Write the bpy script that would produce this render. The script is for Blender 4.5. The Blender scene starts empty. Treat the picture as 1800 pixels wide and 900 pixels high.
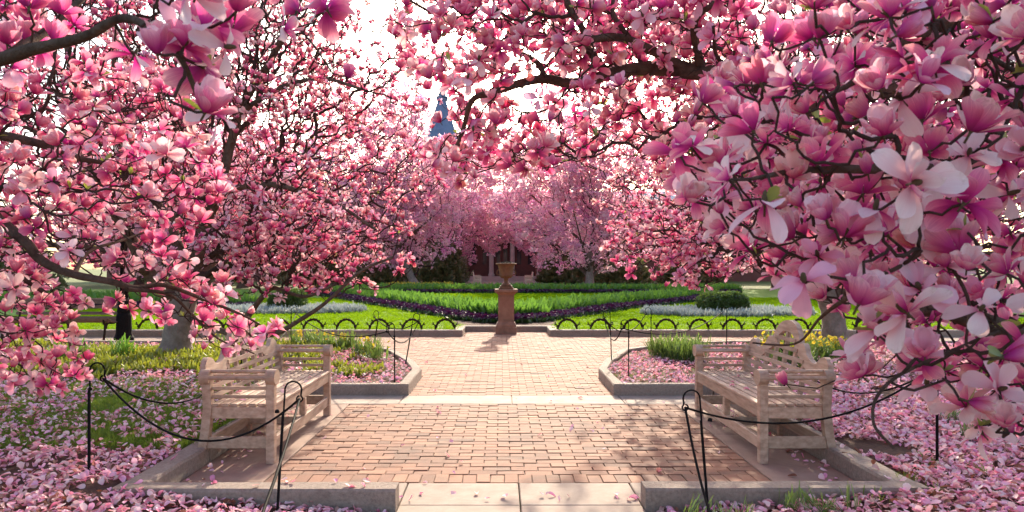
import bpy, bmesh, math, random
import numpy as np
from mathutils import Vector, noise
R = math.radians
rng = np.random.default_rng(7)
random.seed(7)
scn = bpy.context.scene
col = scn.collection

# ------------------------------------------------------------------ camera, sky, sun
CAMX, CAMH, FPX, VX, VY = -0.125, 1.5, 1320.0, 880.0, 470.0
SUN_EL, SUN_AZ = R(24.0), R(6.0)          # azimuth measured from +Y towards +X
cam = bpy.data.cameras.new('camera'); camo = bpy.data.objects.new('camera', cam); col.objects.link(camo)
camo.location = (CAMX, 0, CAMH); camo.rotation_euler = (R(90), 0, 0)
cam.sensor_width = 36.0; cam.lens = 36.0 * FPX / 1800.0
cam.shift_x = (900 - VX) / 1800.0; cam.shift_y = (VY - 450) / 1800.0
cam.clip_start = 0.05; cam.clip_end = 1500
cam.dof.use_dof = True; cam.dof.focus_distance = 7.5; cam.dof.aperture_fstop = 9.0
scn.camera = camo
w = bpy.data.worlds.new('World'); scn.world = w; w.use_nodes = True
nt = w.node_tree; bg = nt.nodes['Background']
sky = nt.nodes.new('ShaderNodeTexSky'); sky.sky_type = 'NISHITA'; sky.sun_disc = False
sky.sun_elevation = SUN_EL; sky.sun_rotation = SUN_AZ; sky.air_density = 1.0; sky.dust_density = 3.0; sky.ozone_density = 1.0
nt.links.new(sky.outputs[0], bg.inputs[0]); bg.inputs[1].default_value = 0.15
sl = bpy.data.lights.new('sun', 'SUN'); sl.energy = 3.1; sl.angle = R(0.6); sl.color = (1.0, 0.87, 0.68)
so = bpy.data.objects.new('sun', sl); col.objects.link(so)
sd = Vector((math.sin(SUN_AZ) * math.cos(SUN_EL), math.cos(SUN_AZ) * math.cos(SUN_EL), math.sin(SUN_EL)))
so.rotation_euler = (-sd).to_track_quat('-Z', 'Y').to_euler(); so.location = (0, 0, 30)
vs = scn.view_settings; vs.view_transform = 'Standard'; vs.look = 'None'; vs.exposure = 1.52; vs.gamma = 1.0
vs.use_curve_mapping = False
scn.cycles.use_denoising = True; scn.cycles.max_bounces = 8; scn.cycles.diffuse_bounces = 5
scn.cycles.transmission_bounces = 5; scn.cycles.sample_clamp_indirect = 6.0

def P(x, y, d):
    """a pixel of the 1800x900 photograph at distance d"""
    return np.array(((x - VX) / FPX * d + CAMX, d, CAMH - (y - VY) / FPX * d))
def proj(p):
    p = np.asarray(p, float)
    return VX + (p[..., 0] - CAMX) / p[..., 1] * FPX, VY - (p[..., 2] - CAMH) / p[..., 1] * FPX

# ------------------------------------------------------------------ materials
def mat(name):
    m = bpy.data.materials.new(name); m.use_nodes = True
    return m, m.node_tree.nodes, m.node_tree.links, m.node_tree.nodes['Principled BSDF']
def N(nodes, t, **kw):
    n = nodes.new(t)
    for k, v in kw.items(): setattr(n, k, v)
    return n
def ramp(nodes, links, fac, stops):
    r = nodes.new('ShaderNodeValToRGB'); e = r.color_ramp.elements
    while len(e) < len(stops): e.new(0.5)
    for i, (p, c) in enumerate(stops): e[i].position = p; e[i].color = (*c, 1)
    links.new(fac, r.inputs[0]); return r.outputs[0]
def mixc(nodes, links, f, a, b, bt='MIX'):
    m = nodes.new('ShaderNodeMix'); m.data_type = 'RGBA'; m.blend_type = bt
    for s, v in ((m.inputs[0], f), (m.inputs[6], a), (m.inputs[7], b)):
        if isinstance(v, bpy.types.NodeSocket): links.new(v, s)
        elif isinstance(v, (int, float)): s.default_value = v
        else: s.default_value = (*v, 1)
    return m.outputs[2]
def math_(nodes, links, op, a, b=None, clamp=False):
    m = nodes.new('ShaderNodeMath'); m.operation = op; m.use_clamp = clamp
    for s, v in ((m.inputs[0], a), (m.inputs[1], b)):
        if v is None: continue
        if isinstance(v, bpy.types.NodeSocket): links.new(v, s)
        else: s.default_value = v
    return m.outputs[0]
def noise_tex(nodes, links, scale, detail=4, rough=0.6, coord='Object', dist=0.0):
    tc = nodes.new('ShaderNodeTexCoord'); n = nodes.new('ShaderNodeTexNoise')
    n.inputs['Scale'].default_value = scale; n.inputs['Detail'].default_value = detail
    n.inputs['Roughness'].default_value = rough; n.inputs['Distortion'].default_value = dist
    if coord == 'World':
        g = nodes.new('ShaderNodeNewGeometry'); links.new(g.outputs['Position'], n.inputs['Vector'])
    else: links.new(tc.outputs[coord], n.inputs['Vector'])
    return n.outputs['Fac']
def bump(nodes, links, bsdf, h, strength=0.4, dist=0.01):
    b = nodes.new('ShaderNodeBump'); b.inputs['Strength'].default_value = strength; b.inputs['Distance'].default_value = dist
    links.new(h, b.inputs['Height']); links.new(b.outputs[0], bsdf.inputs['Normal'])
def attr(nodes, name, kind='INSTANCER'):
    a = nodes.new('ShaderNodeAttribute'); a.attribute_type = kind; a.attribute_name = name
    return a.outputs['Fac']

def simple(name, c1, c2, scale=20, rough=0.8, bstr=0.4, bdist=0.01, fine=120, coord='World', metallic=0.0, stops=(0.3, 0.7)):
    m, n, l, b = mat(name)
    f = noise_tex(n, l, scale, 5, 0.65, coord); g = noise_tex(n, l, fine, 4, 0.7, coord)
    c = ramp(n, l, f, [(stops[0], c1), (stops[1], c2)])
    c = mixc(n, l, math_(n, l, 'MULTIPLY', g, 0.35), c, tuple(x * 0.5 for x in c1))
    if scale > 3.5 and coord == 'World':
        st = noise_tex(n, l, 1.9, 6, 0.72, coord, 0.6)
        c = mixc(n, l, math_(n, l, 'MULTIPLY', math_(n, l, 'SUBTRACT', st, 0.5, True), 3.0, True), c, tuple(x * 0.62 for x in c1))
    l.new(c, b.inputs['Base Color']); b.inputs['Roughness'].default_value = rough; b.inputs['Metallic'].default_value = metallic
    bump(n, l, b, math_(n, l, 'ADD', f, g), bstr, bdist)
    return m

def leafy(name, stops, trans=0.45, gloss=0.08, rough=0.45, vary=0.35, tintlo=(0.6, 0.6, 0.6), vein=False):
    """thin two-sided sheet: diffuse + translucent, colour along v of the uv map, varied per instance"""
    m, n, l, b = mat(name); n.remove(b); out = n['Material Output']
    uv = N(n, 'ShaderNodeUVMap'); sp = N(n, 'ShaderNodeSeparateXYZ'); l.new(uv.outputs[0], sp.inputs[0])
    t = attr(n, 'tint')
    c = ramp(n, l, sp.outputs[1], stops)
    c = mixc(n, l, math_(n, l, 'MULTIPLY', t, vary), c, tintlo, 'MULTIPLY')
    d = N(n, 'ShaderNodeBsdfDiffuse'); tr = N(n, 'ShaderNodeBsdfTranslucent'); g = N(n, 'ShaderNodeBsdfGlossy')
    g.inputs['Roughness'].default_value = rough; g.inputs['Color'].default_value = (1, 1, 1, 1)
    l.new(c, d.inputs[0]); l.new(c, tr.inputs[0])
    m1 = N(n, 'ShaderNodeMixShader'); m1.inputs[0].default_value = trans
    l.new(d.outputs[0], m1.inputs[1]); l.new(tr.outputs[0], m1.inputs[2])
    m2 = N(n, 'ShaderNodeMixShader'); m2.inputs[0].default_value = gloss
    l.new(m1.outputs[0], m2.inputs[1]); l.new(g.outputs[0], m2.inputs[2]); l.new(m2.outputs[0], out.inputs[0])
    return m

def petal_mat(name, far=False, fallen=False, near=False):
    m, n, l, b = mat(name); n.remove(b); out = n['Material Output']
    uv = N(n, 'ShaderNodeUVMap'); sp = N(n, 'ShaderNodeSeparateXYZ'); l.new(uv.outputs[0], sp.inputs[0])
    geo = N(n, 'ShaderNodeNewGeometry'); t = attr(n, 'tint')
    outer = ramp(n, l, sp.outputs[1], [(0.0, (0.42, 0.015, 0.15)), (0.26, (0.68, 0.07, 0.28)), (0.6, (0.88, 0.31, 0.42)), (1.0, (0.95, 0.66, 0.66))] if not far else [(0.0, (0.72, 0.24, 0.44)), (0.4, (0.92, 0.60, 0.74)), (1.0, (0.97, 0.87, 0.92))])  # far petals paler: atmosphere and sky light put into their colour
    inner = ramp(n, l, sp.outputs[1], [(0.0, (0.74, 0.22, 0.34)), (0.25, (0.92, 0.64, 0.66)), (1.0, (0.96, 0.85, 0.85))])
    if near:  # close petals: violet of blue-sky shade and sky-lit white put into the colours
        outer = ramp(n, l, sp.outputs[1], [(0.0, (0.36, 0.008, 0.17)), (0.30, (0.62, 0.045, 0.33)), (0.62, (0.85, 0.26, 0.43)), (1.0, (0.95, 0.64, 0.66))])
        inner = ramp(n, l, sp.outputs[1], [(0.0, (0.72, 0.18, 0.34)), (0.22, (0.93, 0.66, 0.70)), (0.55, (0.96, 0.82, 0.83)), (1.0, (0.97, 0.88, 0.87))])
    if fallen:
        outer = ramp(n, l, sp.outputs[1], [(0.0, (0.76, 0.25, 0.36)), (0.35, (0.88, 0.47, 0.53)), (1.0, (0.94, 0.74, 0.73))])
    if not far:                                             # darker veins running from base to tip
        mp = N(n, 'ShaderNodeMapping'); mp.inputs['Scale'].default_value = (22, 1.6, 1); l.new(uv.outputs[0], mp.inputs[0])
        wv = N(n, 'ShaderNodeTexNoise'); wv.inputs['Scale'].default_value = 1.0; wv.inputs['Detail'].default_value = 3
        l.new(mp.outputs[0], wv.inputs['Vector'])
        vf = math_(n, l, 'MULTIPLY', math_(n, l, 'SUBTRACT', wv.outputs['Fac'], 0.42, True), 1.6)
        outer = mixc(n, l, vf, outer, (0.50, 0.03, 0.26))
        inner = mixc(n, l, math_(n, l, 'MULTIPLY', vf, 0.35), inner, (0.75, 0.28, 0.38))
    c = mixc(n, l, geo.outputs['Backfacing'], outer, inner)
    if not far:                                             # bruised, browning rims on the older blooms
        bn = noise_tex(n, l, 38, 3, 0.7, 'Object'); ed = ramp(n, l, sp.outputs[1], [(0.72, (0, 0, 0)), (1.0, (1, 1, 1))])
        ag = math_(n, l, 'MULTIPLY', math_(n, l, 'SUBTRACT', bn, 0.52, True), 5.0, True)
        c = mixc(n, l, math_(n, l, 'MULTIPLY', math_(n, l, 'MULTIPLY', ag, ed), math_(n, l, 'MULTIPLY', t, 0.9)), c, (0.42, 0.20, 0.09))
    # each bloom its own age: deep magenta .. pink .. pale
    k = ramp(n, l, t, [(0.0, (0.94, 0.52, 0.80)), (0.3, (1.0, 0.80, 0.94)), (0.6, (1.0, 1.0, 0.98)), (1.0, (1.0, 0.88, 0.76))])
    c = mixc(n, l, 1.0, c, k, 'MULTIPLY')
    if fallen:
        br = ramp(n, l, t, [(0.80, (0, 0, 0)), (0.97, (1, 1, 1))])
        c = mixc(n, l, br, c, (0.22, 0.085, 0.045))
    d = N(n, 'ShaderNodeBsdfDiffuse'); tr = N(n, 'ShaderNodeBsdfTranslucent'); g = N(n, 'ShaderNodeBsdfGlossy')
    g.inputs['Roughness'].default_value = 0.42; g.inputs['Color'].default_value = (1, 1, 1, 1)
    l.new(c, d.inputs[0])
    ct = mixc(n, l, 1.0, c, (1.0, 0.93, 0.97) if far else (1.0, 0.80, 0.80), 'MULTIPLY'); l.new(ct, tr.inputs[0])
    m1 = N(n, 'ShaderNodeMixShader'); m1.inputs[0].default_value = 0.3 if fallen else (0.7 if far else 0.5)
    l.new(d.outputs[0], m1.inputs[1]); l.new(tr.outputs[0], m1.inputs[2])
    m2 = N(n, 'ShaderNodeMixShader'); m2.inputs[0].default_value = 0.025
    l.new(m1.outputs[0], m2.inputs[1]); l.new(g.outputs[0], m2.inputs[2]); l.new(m2.outputs[0], out.inputs[0])
    return m

M = {}
M['petal'] = petal_mat('petal'); M['petal_near'] = petal_mat('petal_close', near=True); M['petal_far'] = petal_mat('petal_distant', far=True); M['fallen'] = petal_mat('fallen_petal', fallen=True)
M['core'] = simple('flower_core', (0.07, 0.045, 0.02), (0.15, 0.10, 0.045), 200, 0.9, coord='Object')
M['scale'] = simple('bud_scale', (0.10, 0.05, 0.02), (0.20, 0.11, 0.05), 150, 0.9, coord='Object')
M['bark'] = simple('bark', (0.075, 0.045, 0.034), (0.19, 0.125, 0.095), 14, 0.9, 0.8, 0.02, 60)
M['bark_pale'] = simple('bark_pale', (0.17, 0.125, 0.10), (0.34, 0.27, 0.23), 9, 0.9, 0.8, 0.02, 40)
M['twig'] = simple('twig_bark', (0.045, 0.028, 0.024), (0.11, 0.070, 0.058), 30, 0.9, 0.3, 0.004)
M['leaf'] = leafy('young_leaf', [(0, (0.22, 0.28, 0.03)), (1, (0.34, 0.36, 0.05))], 0.5)
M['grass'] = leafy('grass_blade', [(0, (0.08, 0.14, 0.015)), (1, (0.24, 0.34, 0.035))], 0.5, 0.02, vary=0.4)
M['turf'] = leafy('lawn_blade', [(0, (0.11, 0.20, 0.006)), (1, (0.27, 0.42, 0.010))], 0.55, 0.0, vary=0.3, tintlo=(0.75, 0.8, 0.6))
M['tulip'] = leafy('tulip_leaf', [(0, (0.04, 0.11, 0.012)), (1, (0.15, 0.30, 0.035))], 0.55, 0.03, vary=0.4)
M['cover'] = leafy('ground_cover_leaf', [(0, (0.12, 0.16, 0.015)), (1, (0.36, 0.36, 0.03))], 0.45, 0.05, vary=0.5, tintlo=(0.55, 0.75, 0.5))
M['bark_mid'] = simple('bark_mid', (0.10, 0.066, 0.048), (0.23, 0.165, 0.125), 12, 0.9, 0.8, 0.02, 60)
M['hedge'] = leafy('hedge_leaf', [(0, (0.045, 0.09, 0.012)), (1, (0.13, 0.20, 0.02))], 0.35, 0.06, vary=0.5)
M['shrub'] = leafy('shrub_leaf', [(0, (0.10, 0.13, 0.04)), (1, (0.24, 0.24, 0.08))], 0.35, 0.06, vary=0.5)
M['pansy'] = leafy('pansy_petal', [(0, (0.02, 0.003, 0.02)), (1, (0.075, 0.007, 0.055))], 0.3, 0.04, vary=0.6, tintlo=(0.4, 0.4, 0.55))
M['pansyleaf'] = leafy('pansy_leaf', [(0, (0.02, 0.05, 0.01)), (1, (0.05, 0.10, 0.02))], 0.3, 0.05)
M['silver'] = leafy('silver_leaf', [(0, (0.16, 0.19, 0.16)), (1, (0.46, 0.49, 0.46))], 0.25, 0.04, vary=0.3)
M['yellow'] = leafy('yellow_flower', [(0, (0.55, 0.36, 0.02)), (1, (0.75, 0.58, 0.06))], 0.4, 0.03)
M['daff'] = leafy('daffodil_leaf', [(0, (0.06, 0.12, 0.02)), (1, (0.20, 0.30, 0.05))], 0.45, 0.06, vary=0.4)
M['iron'] = simple('black_iron', (0.010, 0.009, 0.010), (0.020, 0.018, 0.018), 40, 0.65, 0.2, 0.003)
M['rusty'] = simple('rusty_iron', (0.028, 0.017, 0.013), (0.06, 0.038, 0.028), 30, 0.8, 0.6, 0.006)
M['urn'] = simple('weathered_urn', (0.12, 0.052, 0.022), (0.24, 0.11, 0.045), 12, 0.75, 0.3, 0.006)
M['stone'] = simple('pedestal_sandstone', (0.25, 0.125, 0.08), (0.36, 0.195, 0.13), 7, 0.85, 0.35, 0.006, 90)
M['granite'] = simple('granite_kerb', (0.25, 0.185, 0.145), (0.45, 0.35, 0.28), 45, 0.85, 0.7, 0.012, 160)
M['slab'] = simple('concrete_slab', (0.34, 0.255, 0.195), (0.46, 0.355, 0.28), 5, 0.85, 0.35, 0.004, 150)
M['margin'] = simple('margin_concrete', (0.29, 0.175, 0.125), (0.41, 0.26, 0.19), 4, 0.85, 0.4, 0.004, 130)
M['soil'] = simple('mulch', (0.07, 0.030, 0.018), (0.21, 0.095, 0.055), 22, 0.95, 1.0, 0.03, 90)
M['earth'] = simple('grass_earth', (0.07, 0.10, 0.015), (0.12, 0.16, 0.025), 3, 0.95, 0.6, 0.02, 60)
M['turfbase'] = simple('lawn_base', (0.12, 0.22, 0.008), (0.17, 0.28, 0.012), 2, 0.95, 0.6, 0.02, 50)
M['mortar'] = simple('joint_sand', (0.07, 0.042, 0.03), (0.14, 0.09, 0.065), 60, 0.95, 0.5, 0.004, 200)
M['sandstone'] = simple('red_sandstone', (0.17, 0.075, 0.06), (0.27, 0.13, 0.10), 0.6, 0.9, 0.5, 0.05, 8)
M['palestone'] = simple('pale_stone', (0.36, 0.30, 0.27), (0.46, 0.40, 0.36), 1.5, 0.9, 0.3, 0.02, 12)
M['slate'] = simple('blue_slate', (0.13, 0.17, 0.26), (0.20, 0.25, 0.36), 1.2, 0.9, 0.5, 0.05, 6)  # slate lightened: distance haze put into its colour
M['door'] = simple('door_wood', (0.06, 0.022, 0.018), (0.11, 0.04, 0.03), 3, 0.6, 0.2, 0.01)
for k_ in ('iron', 'rusty', 'slate', 'twig', 'bark', 'bark_mid'): M[k_].node_tree.nodes['Principled BSDF'].inputs['Specular IOR Level'].default_value = 0.02
m, n, l, b = mat('window_glass'); b.inputs['Base Color'].default_value = (0.02, 0.025, 0.03, 1); b.inputs['Roughness'].default_value = 0.08; M['glass'] = m
m, n, l, b = mat('lantern_glass'); b.inputs['Base Color'].default_value = (0.55, 0.55, 0.52, 1); b.inputs['Roughness'].default_value = 0.3; b.inputs['Alpha'].default_value = 0.6; M['lampglass'] = m

def wood_mat():
    m, n, l, b = mat('weathered_teak')
    tc = N(n, 'ShaderNodeTexCoord'); mp = N(n, 'ShaderNodeMapping'); l.new(tc.outputs['Generated'], mp.inputs[0])
    g = N(n, 'ShaderNodeNewGeometry'); oi = N(n, 'ShaderNodeObjectInfo')
    mp2 = N(n, 'ShaderNodeMapping'); l.new(g.outputs['Position'], mp2.inputs[0]); mp2.inputs['Scale'].default_value = (22, 5, 34)
    a = N(n, 'ShaderNodeTexNoise'); a.inputs['Scale'].default_value = 1; a.inputs['Detail'].default_value = 5; l.new(mp2.outputs[0], a.inputs[0])
    big = noise_tex(n, l, 3.0, 3, 0.6, 'World')
    c = ramp(n, l, a.outputs['Fac'], [(0.28, (0.30, 0.18, 0.115)), (0.5, (0.48, 0.315, 0.215)), (0.72, (0.60, 0.43, 0.315))])
    c = mixc(n, l, math_(n, l, 'MULTIPLY', big, 0.5), c, (0.44, 0.31, 0.23))
    hv = N(n, 'ShaderNodeHueSaturation'); l.new(c, hv.inputs['Color'])
    l.new(math_(n, l, 'ADD', math_(n, l, 'MULTIPLY', oi.outputs['Random'], 0.3), 0.82), hv.inputs['Value'])
    l.new(hv.outputs[0], b.inputs['Base Color']); b.inputs['Roughness'].default_value = 0.7
    bump(n, l, b, a.outputs['Fac'], 0.35, 0.003); return m
M['teak'] = wood_mat()
def brick_mat():
    m, n, l, b = mat('paving_brick')
    at = attr(n, 'tone', 'GEOMETRY'); oi = N(n, 'ShaderNodeObjectInfo')
    k = math_(n, l, 'FRACT', math_(n, l, 'ADD', at, oi.outputs['Random']))
    c = ramp(n, l, k, [(0.0, (0.20, 0.072, 0.036)), (0.25, (0.33, 0.135, 0.068)), (0.5, (0.24, 0.095, 0.052)), (0.8, (0.40, 0.185, 0.098)), (1.0, (0.14, 0.062, 0.042))])
    f = noise_tex(n, l, 1.1, 4, 0.6, 'World'); g = noise_tex(n, l, 170, 4, 0.75, 'World')
    c = mixc(n, l, math_(n, l, 'MULTIPLY', f, 0.28), c, (0.37, 0.205, 0.125))
    st = noise_tex(n, l, 1.6, 6, 0.7, 'World', 0.8); fy = N(n, 'ShaderNodeNewGeometry'); sy = N(n, 'ShaderNodeSeparateXYZ'); l.new(fy.outputs['Position'], sy.inputs[0])
    nearf = math_(n, l, 'LESS_THAN', sy.outputs[1], 8.3)     # front field only: grime together with dappled shade put into the colour
    c = mixc(n, l, math_(n, l, 'MULTIPLY', nearf, math_(n, l, 'MULTIPLY', math_(n, l, 'SUBTRACT', st, 0.47, True), 3.6, True)), c, (0.12, 0.066, 0.045))
    c = mixc(n, l, math_(n, l, 'MULTIPLY', math_(n, l, 'SUBTRACT', g, 0.45, True), 2.2), c, (0.20, 0.12, 0.09))
    l.new(c, b.inputs['Base Color']); b.inputs['Roughness'].default_value = 0.85
    bump(n, l, b, g, 0.5, 0.004); return m
M['brick'] = brick_mat()

# ------------------------------------------------------------------ object helpers
def tag(o, label=None, cat=None, group=None, kind=None):
    if label: o['label'] = label
    if cat: o['category'] = cat
    if group: o['group'] = group
    if kind: o['kind'] = kind
    return o
def link(o, parent=None):
    col.objects.link(o)
    if parent is not None: o.parent = parent
    return o
def empty(name, loc=(0, 0, 0), rz=0):
    o = bpy.data.objects.new(name, None); o.location = loc; o.rotation_euler = (0, 0, rz); o.empty_display_size = 0.1
    return link(o)
def mesh(name, V, F, m, uv=None, smooth=False):
    me = bpy.data.meshes.new(name); V = np.asarray(V, np.float32)
    if isinstance(F, np.ndarray):
        k = F.shape[1]; nf = len(F)
        me.vertices.add(len(V)); me.vertices.foreach_set('co', V.ravel())
        me.loops.add(nf * k); me.loops.foreach_set('vertex_index', F.astype(np.int32).ravel())
        me.polygons.add(nf); me.polygons.foreach_set('loop_start', np.arange(nf, dtype=np.int32) * k)
        me.update(calc_edges=True)
    else:
        me.from_pydata([tuple(map(float, v)) for v in V], [], F)
    if uv is not None:
        ul = me.uv_layers.new(name='UVMap'); li = np.empty(len(me.loops), np.int32); me.loops.foreach_get('vertex_index', li)
        ul.data.foreach_set('uv', np.asarray(uv, np.float32)[li].ravel())
    if smooth: me.polygons.foreach_set('use_smooth', [True] * len(me.polygons))
    for q in (m if isinstance(m, (list, tuple)) else [m]): me.materials.append(q)
    me.validate(); return me
def obj(name, me, parent=None, loc=None):
    o = bpy.data.objects.new(name, me)
    if loc is not None: o.location = loc
    return link(o, parent)
class MB:
    """collects faces for one mesh"""
    def __init__(s): s.v = []; s.f = []; s.uv = []
    def add(s, V, F, uv=None):
        k = len(s.v); s.v += [tuple(map(float, p)) for p in V]; s.f += [[i + k for i in f] for f in F]
        s.uv += list(uv) if uv is not None else [(0, 0)] * len(V); return s
    def box(s, a, b, sx=0.0):
        x0, y0, z0 = a; x1, y1, z1 = b
        V = [(x0, y0, z0), (x1, y0, z0), (x1, y1, z0), (x0, y1, z0), (x0, y0, z1), (x1, y0, z1), (x1, y1, z1), (x0, y1, z1)]
        return s.add(V, [(3, 2, 1, 0), (4, 5, 6, 7), (0, 1, 5, 4), (1, 2, 6, 5), (2, 3, 7, 6), (3, 0, 4, 7)])
    def tube(s, pts, rad, k=8, cap=True):
        V, F = tube_np(pts, rad, k); s.add(V, F.tolist())
        if cap:
            n = len(s.v); s.f.append([n - len(V) + i for i in range(k)][::-1]); s.f.append([n - k + i for i in range(k)])
        return s
    def lathe(s, prof, k=24, c=(0, 0, 0), square=False, a0=0.0):
        V = []; F = []; n = len(prof)
        for (r, z) in prof:
            for i in range(k):
                a = 2 * math.pi * i / k + a0; V.append((c[0] + r * math.cos(a), c[1] + r * math.sin(a), c[2] + z))
        for j in range(n - 1):
            for i in range(k):
                F.append((j * k + i, j * k + (i + 1) % k, (j + 1) * k + (i + 1) % k, (j + 1) * k + i))
        F.append(tuple(range(k))[::-1]); F.append(tuple((n - 1) * k + i for i in range(k)))
        return s.add(V, F)
    def me(s, name, m, smooth=False, uv=False, bevel=0.0, auto=None):
        me = mesh(name, s.v, s.f, m, s.uv if uv else None, smooth)
        if bevel:
            bm = bmesh.new(); bm.from_mesh(me); bmesh.ops.bevel(bm, geom=bm.edges[:], offset=bevel, segments=1, affect='EDGES', profile=0.5)
            bm.to_mesh(me); bm.free()
        return me
    def obj(s, name, m, parent=None, **kw): return obj(name, s.me(name, m, **kw), parent)
def tube_np(pts, rad, k=8):
    pts = np.asarray(pts, float); n = len(pts); rad = np.broadcast_to(np.asarray(rad, float), (n,))
    t = np.gradient(pts, axis=0); t /= np.linalg.norm(t, axis=1)[:, None] + 1e-9
    up = np.array((0, 0, 1.0)) if abs(t[0][2]) < 0.9 else np.array((1.0, 0, 0))
    u = np.cross(t[0], up); u /= np.linalg.norm(u); V = []
    for i in range(n):
        u = u - t[i] * np.dot(u, t[i]); u /= np.linalg.norm(u) + 1e-9; v = np.cross(t[i], u)
        a = np.arange(k) * 2 * math.pi / k
        V.append(pts[i] + rad[i] * (np.cos(a)[:, None] * u + np.sin(a)[:, None] * v))
    V = np.concatenate(V); i = np.arange(n - 1)[:, None] * k; j = np.arange(k)[None]; j2 = (j + 1) % k
    return V, np.stack([i + j, i + j2, i + k + j2, i + k + j], -1).reshape(-1, 4)
def spline(pts, per=6):
    p = np.asarray(pts, float)
    if len(p) < 3: return np.array([p[0] + (p[-1] - p[0]) * t for t in np.linspace(0, 1, per + 1)])
    q = np.vstack([2 * p[0] - p[1], p, 2 * p[-1] - p[-2]]); o = []
    for i in range(1, len(q) - 2):
        for t in np.linspace(0, 1, per, endpoint=False):
            o.append(0.5 * (2 * q[i] + (q[i + 1] - q[i - 1]) * t + (2 * q[i - 1] - 5 * q[i] + 4 * q[i + 1] - q[i + 2]) * t * t + (3 * q[i] - q[i - 1] - 3 * q[i + 1] + q[i + 2]) * t ** 3))
    o.append(p[-1]); return np.array(o)
def in_poly(x, y, poly):
    x = np.asarray(x, float); y = np.asarray(y, float); r = np.zeros(x.shape, bool); n = len(poly)
    for i in range(n):
        x0, y0 = poly[i]; x1, y1 = poly[(i + 1) % n]
        r ^= ((y0 > y) != (y1 > y)) & (x < (x1 - x0) * (y - y0) / ((y1 - y0) + 1e-12) + x0)
    return r
def nz(p, s, off=0.0): return noise.noise((p[0] * s + off, p[1] * s + off * 1.7, p[2] * s - off))
def copy_tree(o, parent=None):
    c = o.copy(); col.objects.link(c); c.parent = parent
    for ch in list(o.children): copy_tree(ch, c)
    return c

# geometry-node scatter for what nobody could count
def scatter_group():
    g = bpy.data.node_groups.new('scatter', 'GeometryNodeTree')
    g.interface.new_socket('Geometry', in_out='INPUT', socket_type='NodeSocketGeometry')
    g.interface.new_socket('Pieces', in_out='INPUT', socket_type='NodeSocketCollection')
    g.interface.new_socket('Geometry', in_out='OUTPUT', socket_type='NodeSocketGeometry')
    n = g.nodes; i = n.new('NodeGroupInput'); o = n.new('NodeGroupOutput'); ip = n.new('GeometryNodeInstanceOnPoints')
    ci = n.new('GeometryNodeCollectionInfo'); ci.inputs['Separate Children'].default_value = True; ci.inputs['Reset Children'].default_value = True
    def na(name, t):
        a = n.new('GeometryNodeInputNamedAttribute'); a.data_type = t; a.inputs['Name'].default_value = name; return a.outputs['Attribute']
    g.links.new(i.outputs[0], ip.inputs['Points']); g.links.new(i.outputs[1], ci.inputs[0]); g.links.new(ci.outputs[0], ip.inputs['Instance'])
    ip.inputs['Pick Instance'].default_value = True
    g.links.new(na('vid', 'INT'), ip.inputs['Instance Index']); g.links.new(na('scl', 'FLOAT_VECTOR'), ip.inputs['Scale'])
    er = n.new('FunctionNodeEulerToRotation'); g.links.new(na('rot', 'FLOAT_VECTOR'), er.inputs[0]); g.links.new(er.outputs[0], ip.inputs['Rotation'])
    g.links.new(ip.outputs[0], o.inputs[0]); return g
SCAT = scatter_group()
def pieces(name, meshes):
    c = bpy.data.collections.new(name)
    for i, me in enumerate(meshes):
        c.objects.link(bpy.data.objects.new('%s_%03d' % (name, i), me))
    return c
def scatter(name, pts, coll, rot, scl, tint=None, vid=None, parent=None, sub=0):
    n = len(pts); me = bpy.data.meshes.new(name); me.vertices.add(n)
    me.vertices.foreach_set('co', np.asarray(pts, np.float32).ravel())
    scl = np.asarray(scl, np.float32)
    if scl.ndim == 1: scl = np.repeat(scl[:, None], 3, 1)
    for nm, t, a in (('rot', 'FLOAT_VECTOR', rot), ('scl', 'FLOAT_VECTOR', scl)):
        me.attributes.new(nm, t, 'POINT').data.foreach_set('vector', np.asarray(a, np.float32).ravel())
    tint = rng.random(n) if tint is None else tint
    vid = rng.integers(0, len(coll.objects), n) if vid is None else vid
    me.attributes.new('tint', 'FLOAT', 'POINT').data.foreach_set('value', np.asarray(tint, np.float32))
    me.attributes.new('vid', 'INT', 'POINT').data.foreach_set('value', np.asarray(vid, np.int32))
    o = obj(name, me, parent); md = o.modifiers.new('scatter', 'NODES'); md.node_group = SCAT
    md[SCAT.interface.items_tree['Pieces'].identifier] = coll
    o['kind'] = 'stuff'; return o
def sheet(name, poly, z, m, parent=None, kind='structure', thick=0.0):
    V = [(x, y, z) for x, y in poly]; F = [list(range(len(V)))]
    bm = bmesh.new(); vs_ = [bm.verts.new(v) for v in V]; f = bm.faces.new(vs_)
    if f.normal.z < 0: f.normal_flip()
    bmesh.ops.triangulate(bm, faces=bm.faces[:]); me = bpy.data.meshes.new(name); bm.to_mesh(me); bm.free()
    me.materials.append(m); o = obj(name, me, parent)
    if parent is None: o['kind'] = kind
    return o
def pts_in(poly, n, seed, excl=()):
    r = np.random.default_rng(seed); p = np.array(poly); lo, hi = p.min(0), p.max(0); out = []
    tot = 0
    while tot < n:
        q = lo + (hi - lo) * r.random((n * 2, 2)); k = in_poly(q[:, 0], q[:, 1], poly)
        for e in excl: k &= ~in_poly(q[:, 0], q[:, 1], e)
        out.append(q[k]); tot += k.sum()
    return np.concatenate(out)[:n]

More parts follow.
